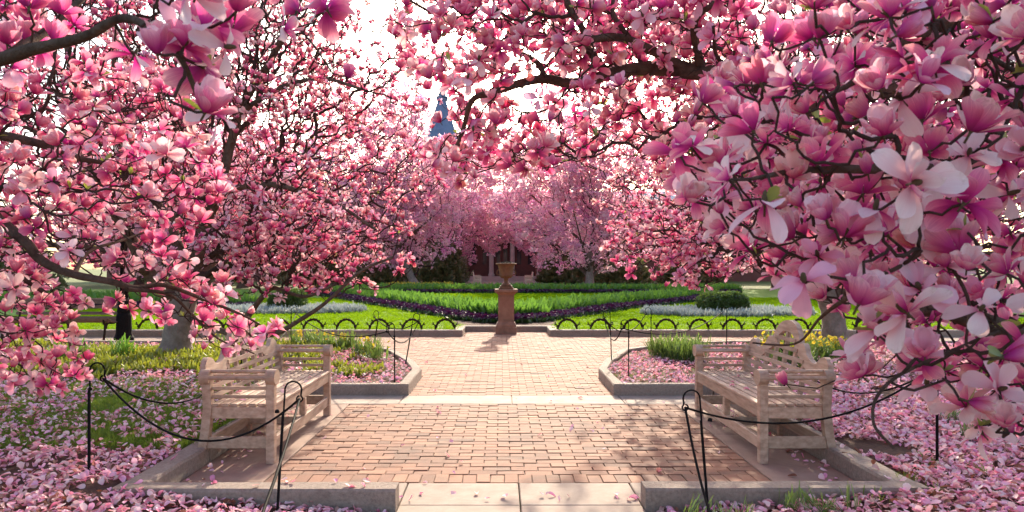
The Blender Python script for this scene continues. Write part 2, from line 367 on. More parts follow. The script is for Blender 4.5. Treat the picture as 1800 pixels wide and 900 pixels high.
# ------------------------------------------------------------------ paving, kerbs, beds
KZ = 0.13                                     # kerb top
def kerb(name, pts, side, m=None, wdt=0.17, zt=KZ, step=0.95):
    """run of granite kerb stones along a polyline; side=+1 puts the stone to the left of travel"""
    root = empty(name); tag(root, kind='structure')
    p = [np.array(q, float) for q in pts]
    for a, b in zip(p[:-1], p[1:]):
        L = np.linalg.norm(b - a); k = max(1, round(L / step)); t = (b - a) / L; nrm = np.array((-t[1], t[0])) * side
        for i in range(k):
            s0 = a + t * (L * i / k + 0.003); s1 = a + t * (L * (i + 1) / k - 0.003)
            dz = random.uniform(-0.004, 0.004); dw = random.uniform(-0.004, 0.004)
            q = [s0, s1, s1 + nrm * (wdt + dw), s0 + nrm * (wdt + dw)]
            mb = MB(); nseg = 5; V = []; F = []
            for j in range(nseg + 1):                       # rock-faced sides: wavy stations along the stone
                u = j / nseg; c0 = q[0] + (q[1] - q[0]) * u; c1 = q[3] + (q[2] - q[3]) * u
                jit = lambda s=0.004: random.uniform(-s, s)
                e = nrm * 0.012
                V += [(*(c0 + e * 0.4 + nrm * jit()), -0.12), (*(c0 + nrm * jit(0.005)), zt - 0.018 + dz), (*(c0 + e + nrm * jit(0.003)), zt + dz + jit(0.002)),
                      (*(c1 - e + nrm * jit(0.003)), zt + dz + jit(0.002)), (*(c1 + nrm * jit()), zt - 0.016 + dz), (*(c1 + nrm * jit()), -0.12)]
            for j in range(nseg):
                for e_ in range(5): F.append((j * 6 + e_, (j + 1) * 6 + e_, (j + 1) * 6 + e_ + 1, j * 6 + e_ + 1))
            F.append(tuple(range(6))[::1]); F.append(tuple(nseg * 6 + e_ for e_ in range(6))[::-1])
            me = mb.add(V, F).me('kerb_stone', m or M['granite'])
            bm = bmesh.new(); bm.from_mesh(me); bmesh.ops.recalc_face_normals(bm, faces=bm.faces[:]); bm.to_mesh(me); bm.free()
            obj('kerb_stone', me, root)
    return root

g = sheet('ground', [(-400, -200), (400, -200), (400, 700), (-400, 700)], -0.06, M['earth'])

# near brick field between the benches: real bricks on a sand bed
FX, FY0, FY1 = 1.78, 5.24, 8.24
bp = sheet('brick_paving', [(-FX, FY0), (FX, FY0), (FX, FY1), (-FX, FY1)], -0.012, M['mortar'])
def brick_me(lx, ly, h=0.05, bev=0.0035):
    x, y, b = lx / 2, ly / 2, bev
    V = []
    for (ax, ay, z) in ((x, y, -h), (x, y, -b), (x - b, y - b, 0)):
        V += [(-ax, -ay, z), (ax, -ay, z), (ax, ay, z), (-ax, ay, z)]
    F = []
    for j in range(2):
        for i in range(4): F.append((j * 4 + i, j * 4 + (i + 1) % 4, j * 4 + 4 + (i + 1) % 4, j * 4 + 4 + i))
    F.append((8, 9, 10, 11)); return np.array(V), F
layout = []                                   # (x, y, lx, ly)
k = 36; wx = 2 * FX / k
for i in range(k): layout.append((-FX + wx * (i + 0.5), FY0 + 0.103, wx - 0.004, 0.198))
rows = int((FY1 - FY0 - 0.206) / 0.1); rh = (FY1 - FY0 - 0.206) / rows
for r_ in range(rows):
    y = FY0 + 0.206 + rh * (r_ + 0.5); L = 2 * FX / 17.5; x = -FX
    first = True
    while x < FX - 0.02:
        l_ = L / 2 if (first and r_ % 2) else L
        l_ = min(l_, FX - x); first = False
        layout.append((x + l_ / 2, y, l_ - 0.0045 - random.uniform(0, .003), rh - 0.005 - random.uniform(0, .003))); x += l_
tmpl = {}
mbs = MB(); tones = []
for i, (x, y, lx, ly) in enumerate(layout):
    dz = random.uniform(-0.005, 0.003)
    if i < 300:
        key = (round(lx, 3), round(ly, 3))
        if key not in tmpl:
            V, F = brick_me(lx, ly); tmpl[key] = mesh('brick', V, F, M['brick'])
        o = obj('brick', tmpl[key], bp, (x, y, dz)); o.rotation_euler = (random.gauss(0, 0.014), random.gauss(0, 0.007), random.gauss(0, 0.012))
    else:
        V, F = brick_me(lx, ly); mbs.add(V + np.array((x, y, dz)), F); tones += [random.random()] * len(V)
me = mbs.me('brick', M['brick']); me.attributes.new('tone', 'FLOAT', 'POINT').data.foreach_set('value', tones)
tag(obj('brick', me, bp), kind='stuff')

# far plaza: thousands of small bricks seen nearly edge-on
plaza_poly = [(-1.2, 8.8), (1.2, 8.8), (1.2, 10.2), (1.4, 11.1), (1.9, 12.6), (2.9, 13.7), (4.2, 14.1), (26, 14.1), (26, 16.3), (-26, 16.3), (-26, 14.1), (-4.2, 14.1), (-2.9, 13.7), (-1.9, 12.6), (-1.4, 11.1), (-1.2, 10.2)]
M['court_joint'] = simple('court_joint', (0.22, 0.14, 0.10), (0.33, 0.22, 0.165), 40)
pz = sheet('plaza_paving', [(-26, 8.25), (26, 8.25), (26, 19.2), (-26, 19.2)], -0.012, M['court_joint'])
mbs = MB(); tones = []; V0, F0 = brick_me(0.196, 0.0965, 0.03)
lay = [(x * 0.2 + (0.1 if j % 2 else 0), 8.85 + j * 0.1) for j in range(104) for x in range(-32, 33)]
cx = np.array(lay); ok = in_poly(cx[:, 0], cx[:, 1], [(a * 1.06, b) for a, b in plaza_poly[:-1]] + [plaza_poly[-1]]) | ((np.abs(cx[:, 0]) < 0.95) & (cx[:, 1] > 16) & (cx[:, 1] < 17.6)) | (np.abs(cx[:, 0]) < 1.2)
for (x, y), k_ in zip(lay, ok):
    if not k_ or (y > 17.5) or (y > 16.4 and abs(x) > 0.95): continue
    V, F = V0 + np.array((x, y, random.uniform(-0.004, 0.003))), F0
    mbs.add(V, F); tones += [random.random()] * len(V)
me = mbs.me('brick', M['brick']); me.attributes.new('tone', 'FLOAT', 'POINT').data.foreach_set('value', tones)
tag(obj('brick', me, pz), kind='stuff')

# concrete slabs of the two thresholds and the strips under the benches
def slabs(name, rects, m, z=0.0):
    root = empty(name); tag(root, kind='structure')
    for (x0, y0, x1, y1) in rects:
        me = MB().box((x0 + .004, y0 + .004, z - 0.09), (x1 - .004, y1 - .004, z + random.uniform(-.002, .002))).me('slab', m, bevel=0.006); obj('slab', me, root)
    return root
slabs('near_threshold', [(-2.37, 4.80, -0.77, 5.235), (-0.77, 4.74, 0.0, 5.235), (0.0, 4.74, 0.77, 5.235), (0.77, 4.80, 2.37, 5.235)] +
      [(sx * 0.77 if sx < 0 else 0.0, 4.74 - 1.1 * (j + 1), 0.0 if sx < 0 else 0.77, 4.74 - 1.1 * j) for j in range(8) for sx in (-1, 1)], M['slab'])
slabs('far_threshold', [(-1.25, 8.25, 0.0, 8.80), (0.0, 8.25, 1.25, 8.80), (-2.37, 8.25, -1.25, 8.80), (1.25, 8.25, 2.37, 8.80)], M['slab'])
slabs('bench_margin', [(s * 1.785 if s > 0 else -2.37, y0, 2.37 if s > 0 else -1.785, y1) for s in (-1, 1) for (y0, y1) in ((5.24, 6.75), (6.75, 8.245))], M['margin'])

kerb('kerb_beside_lawn', [(-2.37, 4.80), (-2.37, 8.80)], 1)
kerb('kerb_beside_petal_bed', [(2.37, 4.80), (2.37, 8.80)], -1)
kerb('kerb_front_of_lawn', [(-0.77, 4.63), (-2.54, 4.63)], -1, step=1.8)
kerb('kerb_front_of_petal_bed', [(0.77, 4.65), (2.54, 4.65)], 1, step=1.8)
bedL = [(-1.2, 8.8), (-1.2, 10.2), (-1.4, 11.1), (-1.9, 12.6), (-2.9, 13.7), (-4.2, 14.1), (-26, 14.1)]
kerb('kerb_round_left_bed', [(-2.37, 8.8)] + bedL[:6] + [(-9, 14.1)], 1, wdt=0.13)
kerb('kerb_round_right_bed', [(2.37, 8.8)] + [(-x, y) for x, y in bedL[:6]] + [(9, 14.1)], -1, wdt=0.13)
kerb('kerb_of_parterre_left', [(-0.95, 17.55), (-0.95, 16.35), (-16, 16.35)], -1, wdt=0.2)
kerb('kerb_of_parterre_right', [(0.95, 17.55), (0.95, 16.35), (16, 16.35)], 1, wdt=0.2)
kerb('kerb_behind_pedestal', [(-1.13, 17.55), (1.13, 17.55)], 1, wdt=0.2)

# beds and lawns: gently uneven soil
def terrain(name, poly, zf, m, step=0.25, amp=0.02):
    p = np.array(poly); lo, hi = p.min(0), p.max(0); nx = int((hi[0] - lo[0]) / step) + 2; ny = int((hi[1] - lo[1]) / step) + 2
    bm = bmesh.new(); vs_ = [bm.verts.new((x, y, 0)) for x, y in poly]; f = bm.faces.new(vs_)
    if f.normal.z < 0: f.normal_flip()
    for ax, nn in ((0, nx), (1, ny)):
        for i in range(1, nn):
            c = [0, 0, 0]; nrm = [0, 0, 0]; c[ax] = lo[ax] + i * step; nrm[ax] = 1
            if c[ax] < hi[ax]: bmesh.ops.bisect_plane(bm, geom=bm.verts[:] + bm.edges[:] + bm.faces[:], plane_co=c, plane_no=nrm)
    for v in bm.verts: v.co.z = zf(v.co.x, v.co.y) + amp * noise.noise((v.co.x * 1.3, v.co.y * 1.3, 3.0))
    me = bpy.data.meshes.new(name); bm.to_mesh(me); bm.free(); me.materials.append(m); me.polygons.foreach_set('use_smooth', [True] * len(me.polygons))
    return tag(obj(name, me), kind='structure')
def z_front(x, y):
    f = min(1, max(0, (abs(x) - 1.0) / 1.4)); return -0.03 + 0.13 * f
def z_side(x, y): return 0.085
lawnL = [(-2.5, 5.75), (-2.5, 9.2), (-26, 9.2), (-26, 5.9), (-6, 5.9), (-4, 5.7)]
frontL = [(-0.80, -3), (-0.80, 4.66), (-2.52, 4.66), (-2.52, 5.75), (-4, 5.7), (-6, 5.9), (-26, 5.9), (-26, -3)]
midL = [(-2.5, 9.2), (-2.5, 8.9), (-1.3, 8.9), (-1.3, 10.2), (-1.5, 11.1), (-2.0, 12.5), (-3.0, 13.6), (-4.2, 13.99), (-26, 13.99), (-26, 9.2)]
def zf_frontL(x, y):
    return max(z_front(x, y), 0.0) if abs(x) > 2.4 else z_front(x, y)
terrain('petal_bed_front_left', frontL, zf_frontL, M['soil'], 0.3)
terrain('lawn', lawnL, z_side, M['earth'], 0.4)
terrain('flower_bed_left', midL, z_side, M['soil'], 0.4)
rightP = [(0.80, -3), (0.80, 4.68), (2.52, 4.68), (2.52, 8.9), (1.3, 8.9), (1.3, 10.2), (1.5, 11.1), (2.0, 12.5), (3.0, 13.6), (4.2, 13.99), (26, 13.99), (26, -3)]
terrain('petal_bed_right', rightP, lambda x, y: z_front(x, y) if y < 4.8 else z_side(x, y), M['soil'], 0.35)
parL = [(-0.99, 16.45), (-26, 16.45), (-26, 48), (26, 48), (26, 16.45), (0.99, 16.45), (0.99, 17.7), (-0.99, 17.7)]
ZP = 0.10
terrain('parterre_lawn', parL, lambda x, y: ZP, M['turfbase'], 1.5, 0.01)
sheet('mulch_behind_pedestal', [(-1.0, 17.72), (1.0, 17.72), (1.5, 19.6), (0, 21.5), (-1.5, 19.6)], ZP + 0.012, M['soil'])
sheet('castle_path', [(-3.2, 48.1), (3.2, 48.1), (4.5, 74), (-4.5, 74)], 0.11, M['slab'])
sheet('castle_lawn', [(-60, 48.05), (60, 48.05), (60, 90), (-60, 90)], 0.08, M['earth'])

# ------------------------------------------------------------------ urn on its pedestal
ped = empty('pedestal', (0, 17.1, -0.01)); tag(ped, 'brown sandstone pedestal with recessed panel, carrying the urn', 'pedestal')
def sq(prof, name, m, parent):
    s2 = math.sqrt(2); return MB().lathe([(r * s2, z) for r, z in prof], 4, a0=math.pi / 4).obj(name, m, parent, bevel=0.004)
sq([(0.235, 0), (0.235, 0.165)], 'plinth', M['stone'], ped)
sq([(0.225, 0.166), (0.225, 0.21), (0.205, 0.25), (0.185, 0.275), (0.178, 0.32)], 'base_moulding', M['stone'], ped)
sq([(0.168, 0.32), (0.168, 0.87)], 'shaft', M['stone'], ped)
for sx, sy in ((0, -1), (1, 0), (-1, 0), (0, 1)):          # raised border leaves a sunk panel
    mb = MB(); t = 0.012
    for (a0, a1, z0, z1) in ((-0.168, -0.128, 0.335, 0.86), (0.128, 0.168, 0.335, 0.86), (-0.128, 0.128, 0.335, 0.385), (-0.128, 0.128, 0.81, 0.86)):
        if sx == 0: mb.box((a0, sy * 0.168 - (t if sy < 0 else 0), z0), (a1, sy * 0.168 + (t if sy > 0 else 0), z1))
        else: mb.box((sx * 0.168 - (t if sx < 0 else 0), a0, z0), (sx * 0.168 + (t if sx > 0 else 0), a1, z1))
    mb.obj('panel_border', M['stone'], ped)
sq([(0.182, 0.872), (0.19, 0.90), (0.225, 0.935), (0.262, 0.955), (0.262, 1.005), (0.25, 1.018)], 'cornice', M['stone'], ped)
urn = empty('urn', (0, 17.1, 1.005)); tag(urn, 'rust brown cast iron urn with flaring rim on the pedestal', 'urn')
sq([(0.165, 0), (0.165, 0.035), (0.145, 0.045), (0.145, 0.075)], 'foot_block', M['urn'], urn)
MB().lathe([(0.125, 0.074), (0.12, 0.10), (0.075, 0.13), (0.048, 0.165), (0.042, 0.20), (0.055, 0.215), (0.045, 0.23), (0.06, 0.245)], 28).obj('stem', M['urn'], urn, smooth=True)
MB().lathe([(0.06, 0.244), (0.115, 0.262), (0.145, 0.295), (0.152, 0.315), (0.148, 0.325), (0.160, 0.40), (0.172, 0.48), (0.185, 0.535), (0.205, 0.555)], 32).obj('bowl', M['urn'], urn, smooth=True)
MB().lathe([(0.20, 0.554), (0.232, 0.562), (0.238, 0.578), (0.228, 0.592), (0.19, 0.594), (0.17, 0.56), (0.10, 0.54)], 32).obj('rim', M['urn'], urn, smooth=True)
mb = MB()
for i in range(20):
    a = 2 * math.pi * i / 20
    mb.tube([((0.10 + 0.055 * t) * math.cos(a), (0.10 + 0.055 * t) * math.sin(a), 0.255 + 0.06 * t) for t in (0, .5, 1)], [0.008, 0.012, 0.006], 5)
mb.obj('gadroon', M['urn'], urn)
for s in (-1, 1):
    pts = spline([(s * 0.150, 0, 0.33), (s * 0.20, 0, 0.335), (s * 0.215, 0, 0.38), (s * 0.19, 0, 0.43), (s * 0.165, 0, 0.44)], 4)
    MB().tube(pts, 0.013, 6).obj('handle', M['urn'], urn, smooth=True)
MB().lathe([(0.10, 0.545), (0.13, 0.60), (0.12, 0.625), (0.0, 0.63)], 20).obj('inner_liner', M['rusty'], urn, smooth=True)

# ------------------------------------------------------------------ teak garden benches with the arched back
def bench(s, label):
    root = empty('garden_bench', (s * 1.85, 5.72, 0.0)); tag(root, label, 'bench', None)
    L, D = 1.92, 0.53
    X = lambda x: s * x
    def bx(name, a, b, bev=0.005):
        (x0, y0, z0), (x1, y1, z1) = a, b
        x0, x1 = sorted((X(x0), X(x1))); return MB().box((x0, y0, z0), (x1, y1, z1)).obj(name, M['teak'], root, bevel=bev)
    def prism(name, prof, x0, x1, lean=0.0, m='teak'):       # outline in (y, z) with thickness in x
        n_ = len(prof); V = [(X(x0 + lean * (z - 0.45)), y, z) for y, z in prof] + [(X(x1 + lean * (z - 0.45)), y, z) for y, z in prof]
        F = [list(range(n_))[::-1], [n_ + i for i in range(n_)]] + [(i, (i + 1) % n_, n_ + (i + 1) % n_, n_ + i) for i in range(n_)]
        me = MB().add(V, F).me(name, M[m]); bm = bmesh.new(); bm.from_mesh(me); bmesh.ops.recalc_face_normals(bm, faces=bm.faces[:]); bmesh.ops.triangulate(bm, faces=[f for f in bm.faces if len(f.verts) > 4]); bm.to_mesh(me); bm.free()
        return obj(name, me, root)
    w_ = 0.066
    for y in (0, L - w_):
        bx('leg', (0, y, 0), (w_, y + w_, 0.615))
        # raked back leg, swept outward at the foot
        P_ = [(0.545, 0), (0.500, 0.22), (0.478, 0.42), (0.492, 0.66)]; V = []; F = []
        for (x, z) in P_: V += [(X(x), y, z), (X(x + 0.066), y, z), (X(x + 0.066), y + w_, z), (X(x), y + w_, z)]
        for j in range(3):
            for i in range(4): F.append((j * 4 + i, j * 4 + (i + 1) % 4, j * 4 + 4 + (i + 1) % 4, j * 4 + 4 + i))
        F += [(0, 1, 2, 3), (12, 13, 14, 15)]
        me = MB().add(V, F).me('leg', M['teak']); bm = bmesh.new(); bm.from_mesh(me); bmesh.ops.recalc_face_normals(bm, faces=bm.faces[:]); bm.to_mesh(me); bm.free(); obj('leg', me, root)
        # arm: scroll ends joined by round bars, slats below
        yc = y + w_ / 2
        for x0 in (-0.012, 0.492):
            a = np.linspace(0, 2 * math.pi, 20, endpoint=False)
            prof = [(yc + 0.074 * math.cos(t), 0.660 + 0.060 * math.sin(t)) for t in a]
            prism('arm_scroll', prof, x0, x0 + 0.072)
        for (dy, z) in ((0.0, 0.703), (-0.058, 0.660), (0.058, 0.660)):
            V, F = tube_np([(X(0.055), yc + dy, z), (X(0.495), yc + dy, z)], 0.0145, 8); obj('arm_bar', mesh('arm_bar', V, F, M['teak'], smooth=True), root)
        for z in (0.562, 0.497): bx('arm_slat', (w_ - 0.004, yc - 0.012, z), (0.49, yc + 0.012, z + 0.026))
        bx('end_rail', (w_ - 0.004, y + 0.012, 0.345), (0.487, y + w_ - 0.012, 0.432))
        bx('end_stretcher', (w_ - 0.004, y + 0.014, 0.115), (0.52, y + w_ - 0.014, 0.205))
    bx('front_rail', (0.008, w_, 0.345), (0.045, L - w_, 0.432)); bx('back_rail', (0.485, w_, 0.345), (0.525, L - w_, 0.425))
    bx('front_stretcher', (0.016, w_, 0.10), (0.05, L - w_, 0.19)); bx('back_stretcher', (0.510, w_, 0.10), (0.545, L - w_, 0.19))
    for y in (L * 0.5,):
        bx('middle_post', (0.008, y - 0.028, 0.191), (0.06, y + 0.028, 0.344)); bx('middle_post', (0.49, y - 0.028, 0.0), (0.545, y + 0.028, 0.344))
        bx('cross_stretcher', (0.051, y - 0.02, 0.11), (0.509, y + 0.02, 0.17)); bx('seat_bearer', (0.046, y - 0.022, 0.345), (0.484, y + 0.022, 0.430))
    ns = 7; pit = 0.50 / ns
    for i in range(ns):
        bx('seat_slat', (0.002 + i * pit, w_ * 0.2, 0.434), (0.002 + i * pit + pit - 0.016, L - w_ * 0.2, 0.458))
    # back: curved top board, lattice of slats and uprights
    lean = 0.16
    half_t = [(0.0, .690), (.010, .745), (.035, .785), (.065, .800), (.095, .785), (.115, .750), (.135, .728), (.17, .730), (.21, .750), (.245, .790), (.265, .835), (.285, .862), (.310, .862), (.325, .850), (.338, .880), (.355, .925), (.385, .975), (.42, 1.008), (.46, 1.026), (.5, 1.032)]
    half_b = [(.5, .935), (.45, .925), (.41, .895), (.385, .855), (.365, .800), (.34, .760), (.30, .735), (.26, .690), (.22, .650), (.16, .630), (.09, .635), (0.0, .640)]
    y0, Lb = 0.03, L - 0.06
    top = [(y0 + t * Lb, z) for t, z in half_t] + [(y0 + (1 - t) * Lb, z) for t, z in half_t[-2::-1]]
    bot = [(y0 + (1 - t) * Lb, z) for t, z in reversed(half_b)] + [(y0 + t * Lb, z) for t, z in half_b[1:]]
    # build as a strip between the outer and inner outline so that it stays one clean solid
    def samp(curve, n_):
        c = np.array(curve); sgm = np.r_[0, np.cumsum(np.linalg.norm(np.diff(c, axis=0), axis=1))]; q = np.linspace(0, sgm[-1], n_)
        return np.stack([np.interp(q, sgm, c[:, i]) for i in (0, 1)], 1)
    bot_l = [(y0 + t * Lb, z) for t, z in reversed(half_b)] + [(y0 + (1 - t) * Lb, z) for t, z in half_b[1:]]
    n_ = 81; yy = None
    T, B = samp(top, n_), samp(bot_l, n_); V = []; F = []
    xb0, xb1 = 0.495, 0.538
    for i in range(n_):
        for (q, x) in ((T[i], xb0), (T[i], xb1), (B[i], xb1), (B[i], xb0)): V.append((X(x + lean * (q[1] - 0.45)), q[0], q[1]))
    for i in range(n_ - 1):
        for e in range(4): F.append((i * 4 + e, i * 4 + (e + 1) % 4, i * 4 + 4 + (e + 1) % 4, i * 4 + 4 + e))
    F += [(0, 1, 2, 3), tuple((n_ - 1) * 4 + i for i in range(4))]
    me = MB().add(V, F).me('back_top_board', M['teak']); bm = bmesh.new(); bm.from_mesh(me); bmesh.ops.recalc_face_normals(bm, faces=bm.faces[:]); bm.to_mesh(me); bm.free(); obj('back_top_board', me, root)
    hb = np.array([(t, z) for t, z in reversed(half_b)])
    def zb(t): t = min(t, 1 - t); return float(np.interp(t, hb[:, 0], hb[:, 1]))
    for t in (0.14, 0.265, 0.38, 0.5, 0.62, 0.735, 0.86):
        y = y0 + t * Lb; prism('back_upright', [(y - 0.021, 0.40), (y + 0.021, 0.40), (y + 0.021, zb(t) + 0.03), (y - 0.021, zb(t) + 0.03)], 0.498, 0.528, lean)
    for z in (0.485, 0.555, 0.625, 0.70, 0.775, 0.85):
        ts = [t for t in np.linspace(0.005, 0.5, 200) if zb(t) > z - 0.005]
        if not ts: continue
        t0 = max(ts[0] - 0.01, 0.02); ya, yb = y0 + t0 * Lb, y0 + (1 - t0) * Lb
        prism('back_slat', [(ya, z), (yb, z), (yb, z + 0.032), (ya, z + 0.032)], 0.486, 0.504, lean)
    return root
bL = bench(-1, 'weathered teak bench with arched back, standing along the grassy lawn kerb')
bR = bench(1, 'weathered teak bench with arched back, standing along the petal covered mulch bed')
for src, x, y, lab in ((bL, -1.6, 56.5, 'distant teak bench by the castle path, beside the leaning pale trunk'), (bL, -1.9, 64, 'farther distant teak bench by the castle path, nearest the dark doors'),
                       (bR, 1.75, 56.5, 'distant teak bench by the castle path, on the forked trunk side'), (bR, 2.0, 64, 'farther distant teak bench on the forked trunk side, nearest the doors')):
    c = copy_tree(src); c.location = (x, y, 0.115); c['label'] = lab

# ------------------------------------------------------------------ hook posts and the chains slung between them
def gz(x, y):
    if y > 4.7 and abs(x) > 2.5: return 0.085
    if y > 8.8: return 0.085
    return z_front(x, y)
HOOK = {}
def post(key, x, y, dx, dy, h, label, lean=(0, 0), flip=1):
    z0 = gz(x, y) - 0.06; root = empty('hook_post', (x, y, z0)); tag(root, label, 'post', 'black hook posts round the beds')
    d = np.array((dx, dy, 0.0)); d /= np.linalg.norm(d); r = 0.05; H = h + 0.06
    up = lambda t: np.array((lean[0] * t / H, lean[1] * t / H, t))
    pts = [up(0), up(H * 0.35), up(H * 0.7), up(H - r)]
    pts += [up(H - r) + d * r * (1 - math.cos(a)) + np.array((0, 0, r * math.sin(a))) for a in np.linspace(0.25, math.pi, 9)]
    e = pts[-1]; pts += [e + np.array((0, 0, -0.035)) - d * 0.004]
    c = e + np.array((0, 0, -0.055)) - d * 0.012
    pts += [c + 0.018 * (d * math.cos(a) + np.array((0, 0, math.sin(a)))) for a in np.linspace(0.2, -4.6, 10)]
    V, F = tube_np(np.array(pts), 0.0055, 6); obj('hook', mesh('hook', V, F, M['iron'], smooth=True), root)
    MB().tube([(0.012 * d[1], -0.012 * d[0], 0), up(H * 0.78) + np.array((0.012 * d[1], -0.012 * d[0], 0))], 0.0085, 6).obj('stake', M['iron'], root)
    MB().lathe([(0.014, 0), (0.014, 0.012), (0.008, 0.02)], 8, (0, 0, H * 0.78)).obj('collar', M['iron'], root)
    HOOK[key] = np.array((x, y, z0)) + c
    return root
post('p1', -2.86, 5.00, 1, 0, .78, 'black hook post at the corner of the lawn beside the leafy kerb end')
post('p2', -1.47, 4.52, 1, 0, .80, 'black hook post before the arm of the lawn side bench', (0.05, 0))
post('p3', -1.42, 9.15, -1, 0.2, .74, 'black hook post standing in the bed corner nearest the brick plaza, lawn side')
post('p4', -1.50, 10.7, 0.8, 0.5, .76, 'thin black hook post leaning at the curved kerb of the daffodil bed', (0.14, 0))
post('p5', -2.25, 12.4, -0.6, 0.3, .70, 'thin leaning black hook post at the back of the daffodil bed', (0.12, 0.0))
post('p6', -3.75, 13.0, 1, 0, .72, 'black hook post behind the lawn side bench arm')
post('p15', -2.85, 7.9, 1, 0, .72, 'black hook post hidden behind the back of the lawn side bench')
post('p7', 1.52, 11.1, -1, 0, .78, 'black hook post at the curved kerb opposite the daffodil bed', (-0.03, 0))
post('p8', 1.52, 9.65, -1, 0.2, .74, 'black hook post in the bed corner nearest the plaza, before green shoots')
post('p9', 2.40, 12.6, -1, 0.1, .74, 'thin black hook post at the back of the green shoots')
post('p10', 3.85, 13.2, -1, 0.2, .72, 'black hook post behind the petal bed bench')
post('p11', 1.13, 4.50, -1, 0, .78, 'black hook post leaning before the petal bed bench', (-0.06, 0.02))
post('p12', 2.96, 5.3, -1, 0.1, .76, 'black hook post standing in deep petals under the big blossoms')
post('p16', 2.90, 8.0, -1, 0, .72, 'black hook post behind the back of the petal bed bench')
post('p13', 0.90, 2.30, -1, 0, .74, 'black hook post low in the front petals, only its hook showing')
post('p14', -0.95, 1.95, 1, 0, .70, 'black hook post in the front petals, chain running down to it')
def chain(a, b, sag, label, m='iron'):
    A, B = HOOK[a], HOOK[b]; t = np.linspace(0, 1, 22); pts = A + (B - A) * t[:, None]; pts[:, 2] -= sag * 4 * t * (1 - t)
    V, F = tube_np(pts, 0.0072, 6); root = obj('chain', mesh('chain', V, F, M[m], smooth=True)); tag(root, label, 'chain', 'chains slung between hook posts')
chain('p1', 'p2', 0.33, 'black chain sagging across the near end of the lawn side bench')
chain('p2', 'p14', 0.05, 'black chain running steeply down to the front petals')
chain('p1', 'p15', 0.36, 'black chain sagging over the lawn behind the bench')
chain('p15', 'p6', 0.2, 'black chain at the back of the lawn side bench'); chain('p3', 'p6', 0.20, 'black chain hanging over the daffodil clumps to the bench')
chain('p3', 'p4', 0.22, 'black chain hanging at the bed corner beside the plaza'); chain('p4', 'p5', 0.16, 'thin chain along the curved kerb of the daffodil bed')
chain('p11', 'p12', 0.20, 'black chain sagging across the near end of the petal bed bench'); chain('p12', 'p16', 0.30, 'black chain over the petals behind the bench')
chain('p11', 'p13', 0.42, 'black chain dropping into the front petals'); chain('p7', 'p8', 0.24, 'thin chain hanging at the curved kerb beside the plaza')
chain('p8', 'p10', 0.20, 'black chain over the green shoots to the petal bed bench'); chain('p7', 'p9', 0.26, 'thin chain along the kerb behind the green shoots')

# ------------------------------------------------------------------ iron hoops like bent branches
def hoop_me(sd=3):
    mb = MB(); rr = random.Random(sd); pts = []; a = np.linspace(0.0, math.pi, 23)
    for t in a: pts.append((-0.225 * math.cos(t), rr.uniform(-.008, .008), 0.27 * math.sin(t) ** 0.8 - 0.05 * (1 - math.sin(t)) - 0.03))
    mb.tube(pts, [0.020 + (0.010 if i % 3 == 0 else 0) + rr.uniform(0, .004) for i in range(23)], 7)
    for i in range(3, 21, 2):
        p = np.array(pts[i]); d = p - np.array((0, 0, 0.02)); d /= np.linalg.norm(d) + 1e-6
        mb.tube([p, p + d * 0.036 + np.array((rr.uniform(-.012, .012), rr.uniform(-.03, .03), 0))], [0.014, 0.008], 5)
    for s in (-1, 1):                                      # forked stubs at the feet
        p = np.array((s * 0.20, 0, 0.09)); mb.tube([p, p + np.array((s * 0.055, 0, 0.04)), p + np.array((s * 0.075, 0, 0.095))], [0.018, 0.015, 0.010], 6)
        mb.tube([p + np.array((s * 0.05, 0, 0.038)), p + np.array((s * 0.10, 0.01, 0.05))], [0.013, 0.008], 5)
    return mb.me('iron_hoop', M['rusty'], smooth=False)
hms = [hoop_me(q_) for q_ in (3, 8, 14, 21)]
for s in (-1, 1):
    for i in range(11):
        o = obj('iron_hoop', hms[(i * 3 + (s > 0)) % 4], None, (s * (1.36 + 0.735 * i), 16.72 + random.uniform(-.02, .02), ZP + 0.0)); o.rotation_euler = (random.uniform(-.06, .06), 0, random.uniform(-.08, .08) + (math.pi if i % 2 else 0))
        tag(o, 'dark iron hoop shaped like a bent branch, edging the bright parterre lawn', 'hoop', 'iron branch hoops along the parterre kerb')

# ------------------------------------------------------------------ lamp post and the old scroll bench on the cross path
lp = empty('lamp_post', (-7.75, 15.2, -0.02)); tag(lp, 'black cast iron lamp post behind the thick magnolia trunk', 'lamp post')
MB().lathe([(.19, 0), (.19, .10), (.165, .14), (.15, .20), (.14, .55), (.12, .60), (.13, .64), (.115, .70), (.10, .80), (.11, .84), (.085, .90)], 12).obj('base', M['iron'], lp)
MB().lathe([(.078, .90), (.065, 2.0), (.08, 2.03), (.08, 2.08), (.06, 2.12), (.052, 3.3), (.085, 3.36), (.085, 3.42), (.05, 3.47)], 14).obj('shaft', M['iron'], lp, smooth=True)
for s in (-1, 1): MB().tube([(0, 0, 3.2), (s * 0.35, 0, 3.2)], [0.016, 0.012], 6).obj('ladder_bar', M['iron'], lp)
MB().lathe([(.09, 3.47), (.16, 3.56), (.20, 4.0)], 8).obj('lantern_glass', M['lampglass'], lp)
mb = MB()
for i in range(8):
    a = 2 * math.pi * i / 8; mb.tube([(.165 * math.cos(a), .165 * math.sin(a), 3.54), (.206 * math.cos(a), .206 * math.sin(a), 4.01)], 0.012, 5)
mb.obj('lantern_frame', M['iron'], lp)
MB().lathe([(.25, 4.0), (.24, 4.04), (.14, 4.18), (.06, 4.26), (.05, 4.34), (.015, 4.42), (.0, 4.5)], 8).obj('lantern_cap', M['iron'], lp)
ob = empty('scroll_bench', (-8.9, 14.75, 0)); tag(ob, 'old brown slatted bench with scroll ends on the path beside the lamp post', 'bench')
